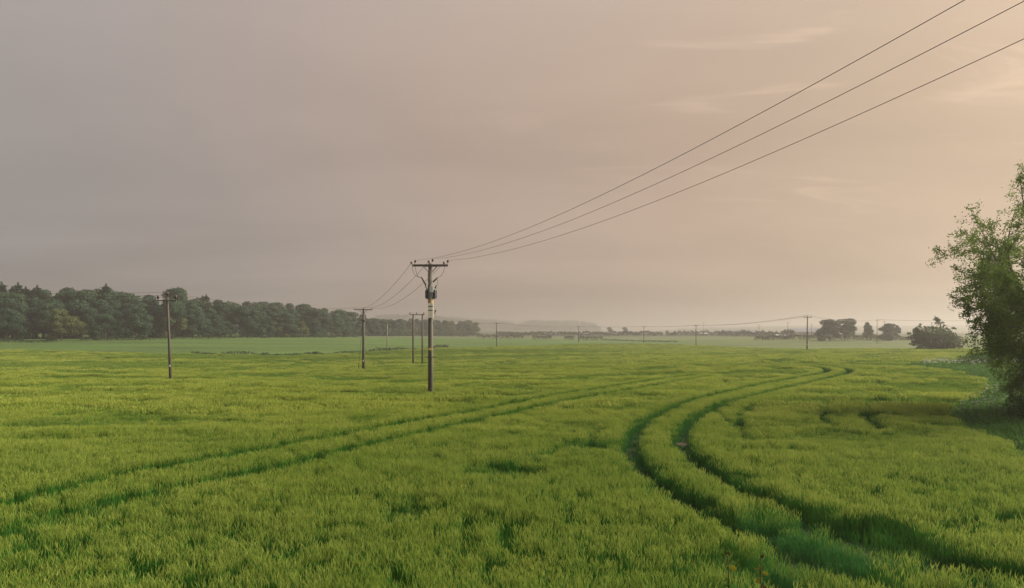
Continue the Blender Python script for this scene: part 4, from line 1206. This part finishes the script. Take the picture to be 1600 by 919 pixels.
# cow parsley
def parsley_mesh(r_, hgt, heads, big=1.0):
    st = MB(); Pu = []
    for i in range(heads):
        th = r_.random() * 6.28; o_ = r_.uniform(.05, .32) * hgt; h = hgt * r_.uniform(.65, 1.0)
        tip = np.array([math.cos(th) * o_, math.sin(th) * o_, h])
        st.tube([(0, 0, -.1), tip * [.3, .3, .55], tip], [.009, .007, .004], 4, False)
        for k in range(9):
            a = k * .7; rr2 = .07 * big * math.sqrt((k + .3) / 9)
            Pu.append(tip + np.array([math.cos(a * 3.4) * rr2, math.sin(a * 3.4) * rr2, .015 + r_.uniform(0, .02)]))
    Pu = np.array(Pu)
    V, Fq = leaf_quads(Pu - [0.02, 0, 0], np.tile([1.0, 0, .1], (len(Pu), 1)) + r_.normal(size=(len(Pu), 3)) * .3, .05 * big, .022 * big, r_)
    nl = 40; P = np.stack([r_.normal(0, .12, nl), r_.normal(0, .12, nl), r_.uniform(.05, .6, nl) * hgt], 1)
    LV, LF = leaf_quads(P, r_.normal(size=(nl, 3)) + [0, 0, .2], .16, .035, r_)
    return st, (V, Fq), (LV, LF)
rp = np.random.default_rng(61)
protos = []
for k in range(4):
    st, (V, Fq), (LV, LF) = parsley_mesh(rp, rp.uniform(.9, 1.15), 6, .8)
    protos.append((arr_mb(st, M['stem'], 'stem'), mesh_np('flower_head', V, Fq, [M['umbel']]), mesh_np('foliage', LV, LF, [M['verge']])))
spots = [(1503, 629), (1513, 638), (1526, 612), (1534, 618), (1545, 606), (1552, 612), (1560, 616), (1538, 626), (1546, 632), (1558, 628), (1568, 610), (1572, 622), (1524, 634), (1532, 640), (1580, 614), (1586, 628), (1562, 638), (1550, 640), (1520, 622), (1576, 636), (1590, 618), (1543, 615)]
for i, (a, b) in enumerate(spots):
    xx, yy = px2w(a, b, .7)
    e = empty('cow_parsley', (xx, yy, gz(xx, yy)), rp.random() * 6)
    pr = protos[i % 4]
    for nm_, m_ in zip(('stem', 'flower_head', 'foliage'), pr): obj(nm_, m_, e)
    s = rp.uniform(.8, 1.1); e.scale = (s, s, s)
    lab = {0: 'cow parsley standing furthest into the shaded grass, leftmost of the flower group', 1: 'cow parsley just right of and below the leftmost flowering one'}.get(i, 'white cow parsley among the plants at the foot of the right tree')
    tag(e, lab, 'wildflower', 'cow parsley by the right tree')
# the strip of cow parsley along the far margin: uncountable
Vs = []; Fs = []; mi = []; n = 0
for i in range(160):
    a = rp.uniform(1436, 1600); b = rp.uniform(563, 569.5) - (a - 1500) * .012
    xx, yy = px2w(a, b, .5)
    st, (V, Fq), (LV, LF) = parsley_mesh(rp, rp.uniform(.75, 1.2), 3, 1.35)
    o_ = np.array([xx, yy, gz(xx, yy)])
    for (v, f, m_) in ((V, Fq, 0), (LV, LF, 1)):
        Vs.append(v + o_); Fs.append(f + n); mi.append(np.full(len(f), m_)); n += len(v)
o = obj('cow_parsley_strip', mesh_np('cow_parsley_strip', np.concatenate(Vs), np.concatenate(Fs), [M['umbel'], M['verge']], np.concatenate(mi)))
tag(o, 'strip of white cow parsley along the curved far field margin', kind='stuff')

# two young bramble shoots rising from the bank just below the lens
def shoot(px, py_top, Y, label, leaves, seed):
    r_ = np.random.default_rng(seed)
    xx = at(px, Y); zt = zat(py_top, Y); zb = gz(xx, Y)
    e = empty('bramble_shoot', (xx, Y, zb)); h = zt - zb
    mb = MB(); mb.tube([(.03, 0, -.1), (.0, .02, h * .5), (.01, 0, h * .85), (0, 0, h)], [.006, .0045, .0035, .002], 6); mb.build('stem', M['red_bud'], e, smooth=True)
    for (zo, dx, dz, L, W, m_) in leaves:
        p = np.array([[.005, 0, h + zo]]); dn = np.array([[dx, -.35, dz]])
        c = np.array([.005, 0, h + zo]); d = np.array([dx, -.3, dz]); d /= np.linalg.norm(d); s_ = np.cross(d, [0.2, 1, .3]); s_ /= np.linalg.norm(s_)
        nn = np.cross(d, s_)
        prof = [(0, .03), (.2, .6), (.45, 1), (.75, .7), (1, .03)]
        V = []
        for t_, w_ in prof:
            b_ = c + d * L * t_ - np.array([0, 0, .25 * L * t_ * t_])
            V += [b_ - s_ * W * w_ + nn * W * w_ * .35, b_, b_ + s_ * W * w_ + nn * W * w_ * .35]
        Fq = []
        for q in range(4):
            Fq += [[3 * q, 3 * q + 1, 3 * q + 4, 3 * q + 3], [3 * q + 1, 3 * q + 2, 3 * q + 5, 3 * q + 4]]
        obj('leaf', mesh_np('leaf', np.array(V), np.array(Fq), [M[m_]], smooth=True), e)
    tag(e, label, 'bramble', 'young bramble shoots at the bottom edge')
shoot(1137, 868, 3.0, 'left one of two reddish young shoots at the bottom edge', [(-.0, -.2, 1, .03, .007, 'red_bud'), (-.05, 1, .1, .035, .018, 'gold_leaf'), (-.1, -.9, -.1, .03, .010, 'verge'), (-.13, .8, -.2, .05, .02, 'verge'), (-.13, -.8, .2, .05, .02, 'verge')], 71)
shoot(1188, 873, 3.0, 'right one of two reddish young shoots, with golden leaves', [(.0, .1, 1, .03, .008, 'red_bud'), (-.04, -1, .25, .035, .012, 'gold_leaf'), (-.06, .9, .1, .032, .012, 'gold_leaf'), (-.085, -.9, -.1, .035, .017, 'gold_leaf'), (-.12, .5, -.1, .03, .01, 'red_bud')], 72)

# ------------------------------------------------------------------ haze
mh, t = new_mat('haze')
pv = nd(t, 'ShaderNodeVolumePrincipled')
pv.inputs['Color'].default_value = (.55, .515, .49, 1)
pv.inputs['Density'].default_value = .00068
pv.inputs['Anisotropy'].default_value = .45
oh = nd(t, 'ShaderNodeOutputMaterial'); t.links.new(pv.outputs[0], oh.inputs['Volume'])
mb = MB(); mb.box((0, 2100, 14), (17000, 4800, 92)); hz = mb.build('haze', mh)
tag(hz, 'pale evening haze lying over the whole valley', kind='stuff')
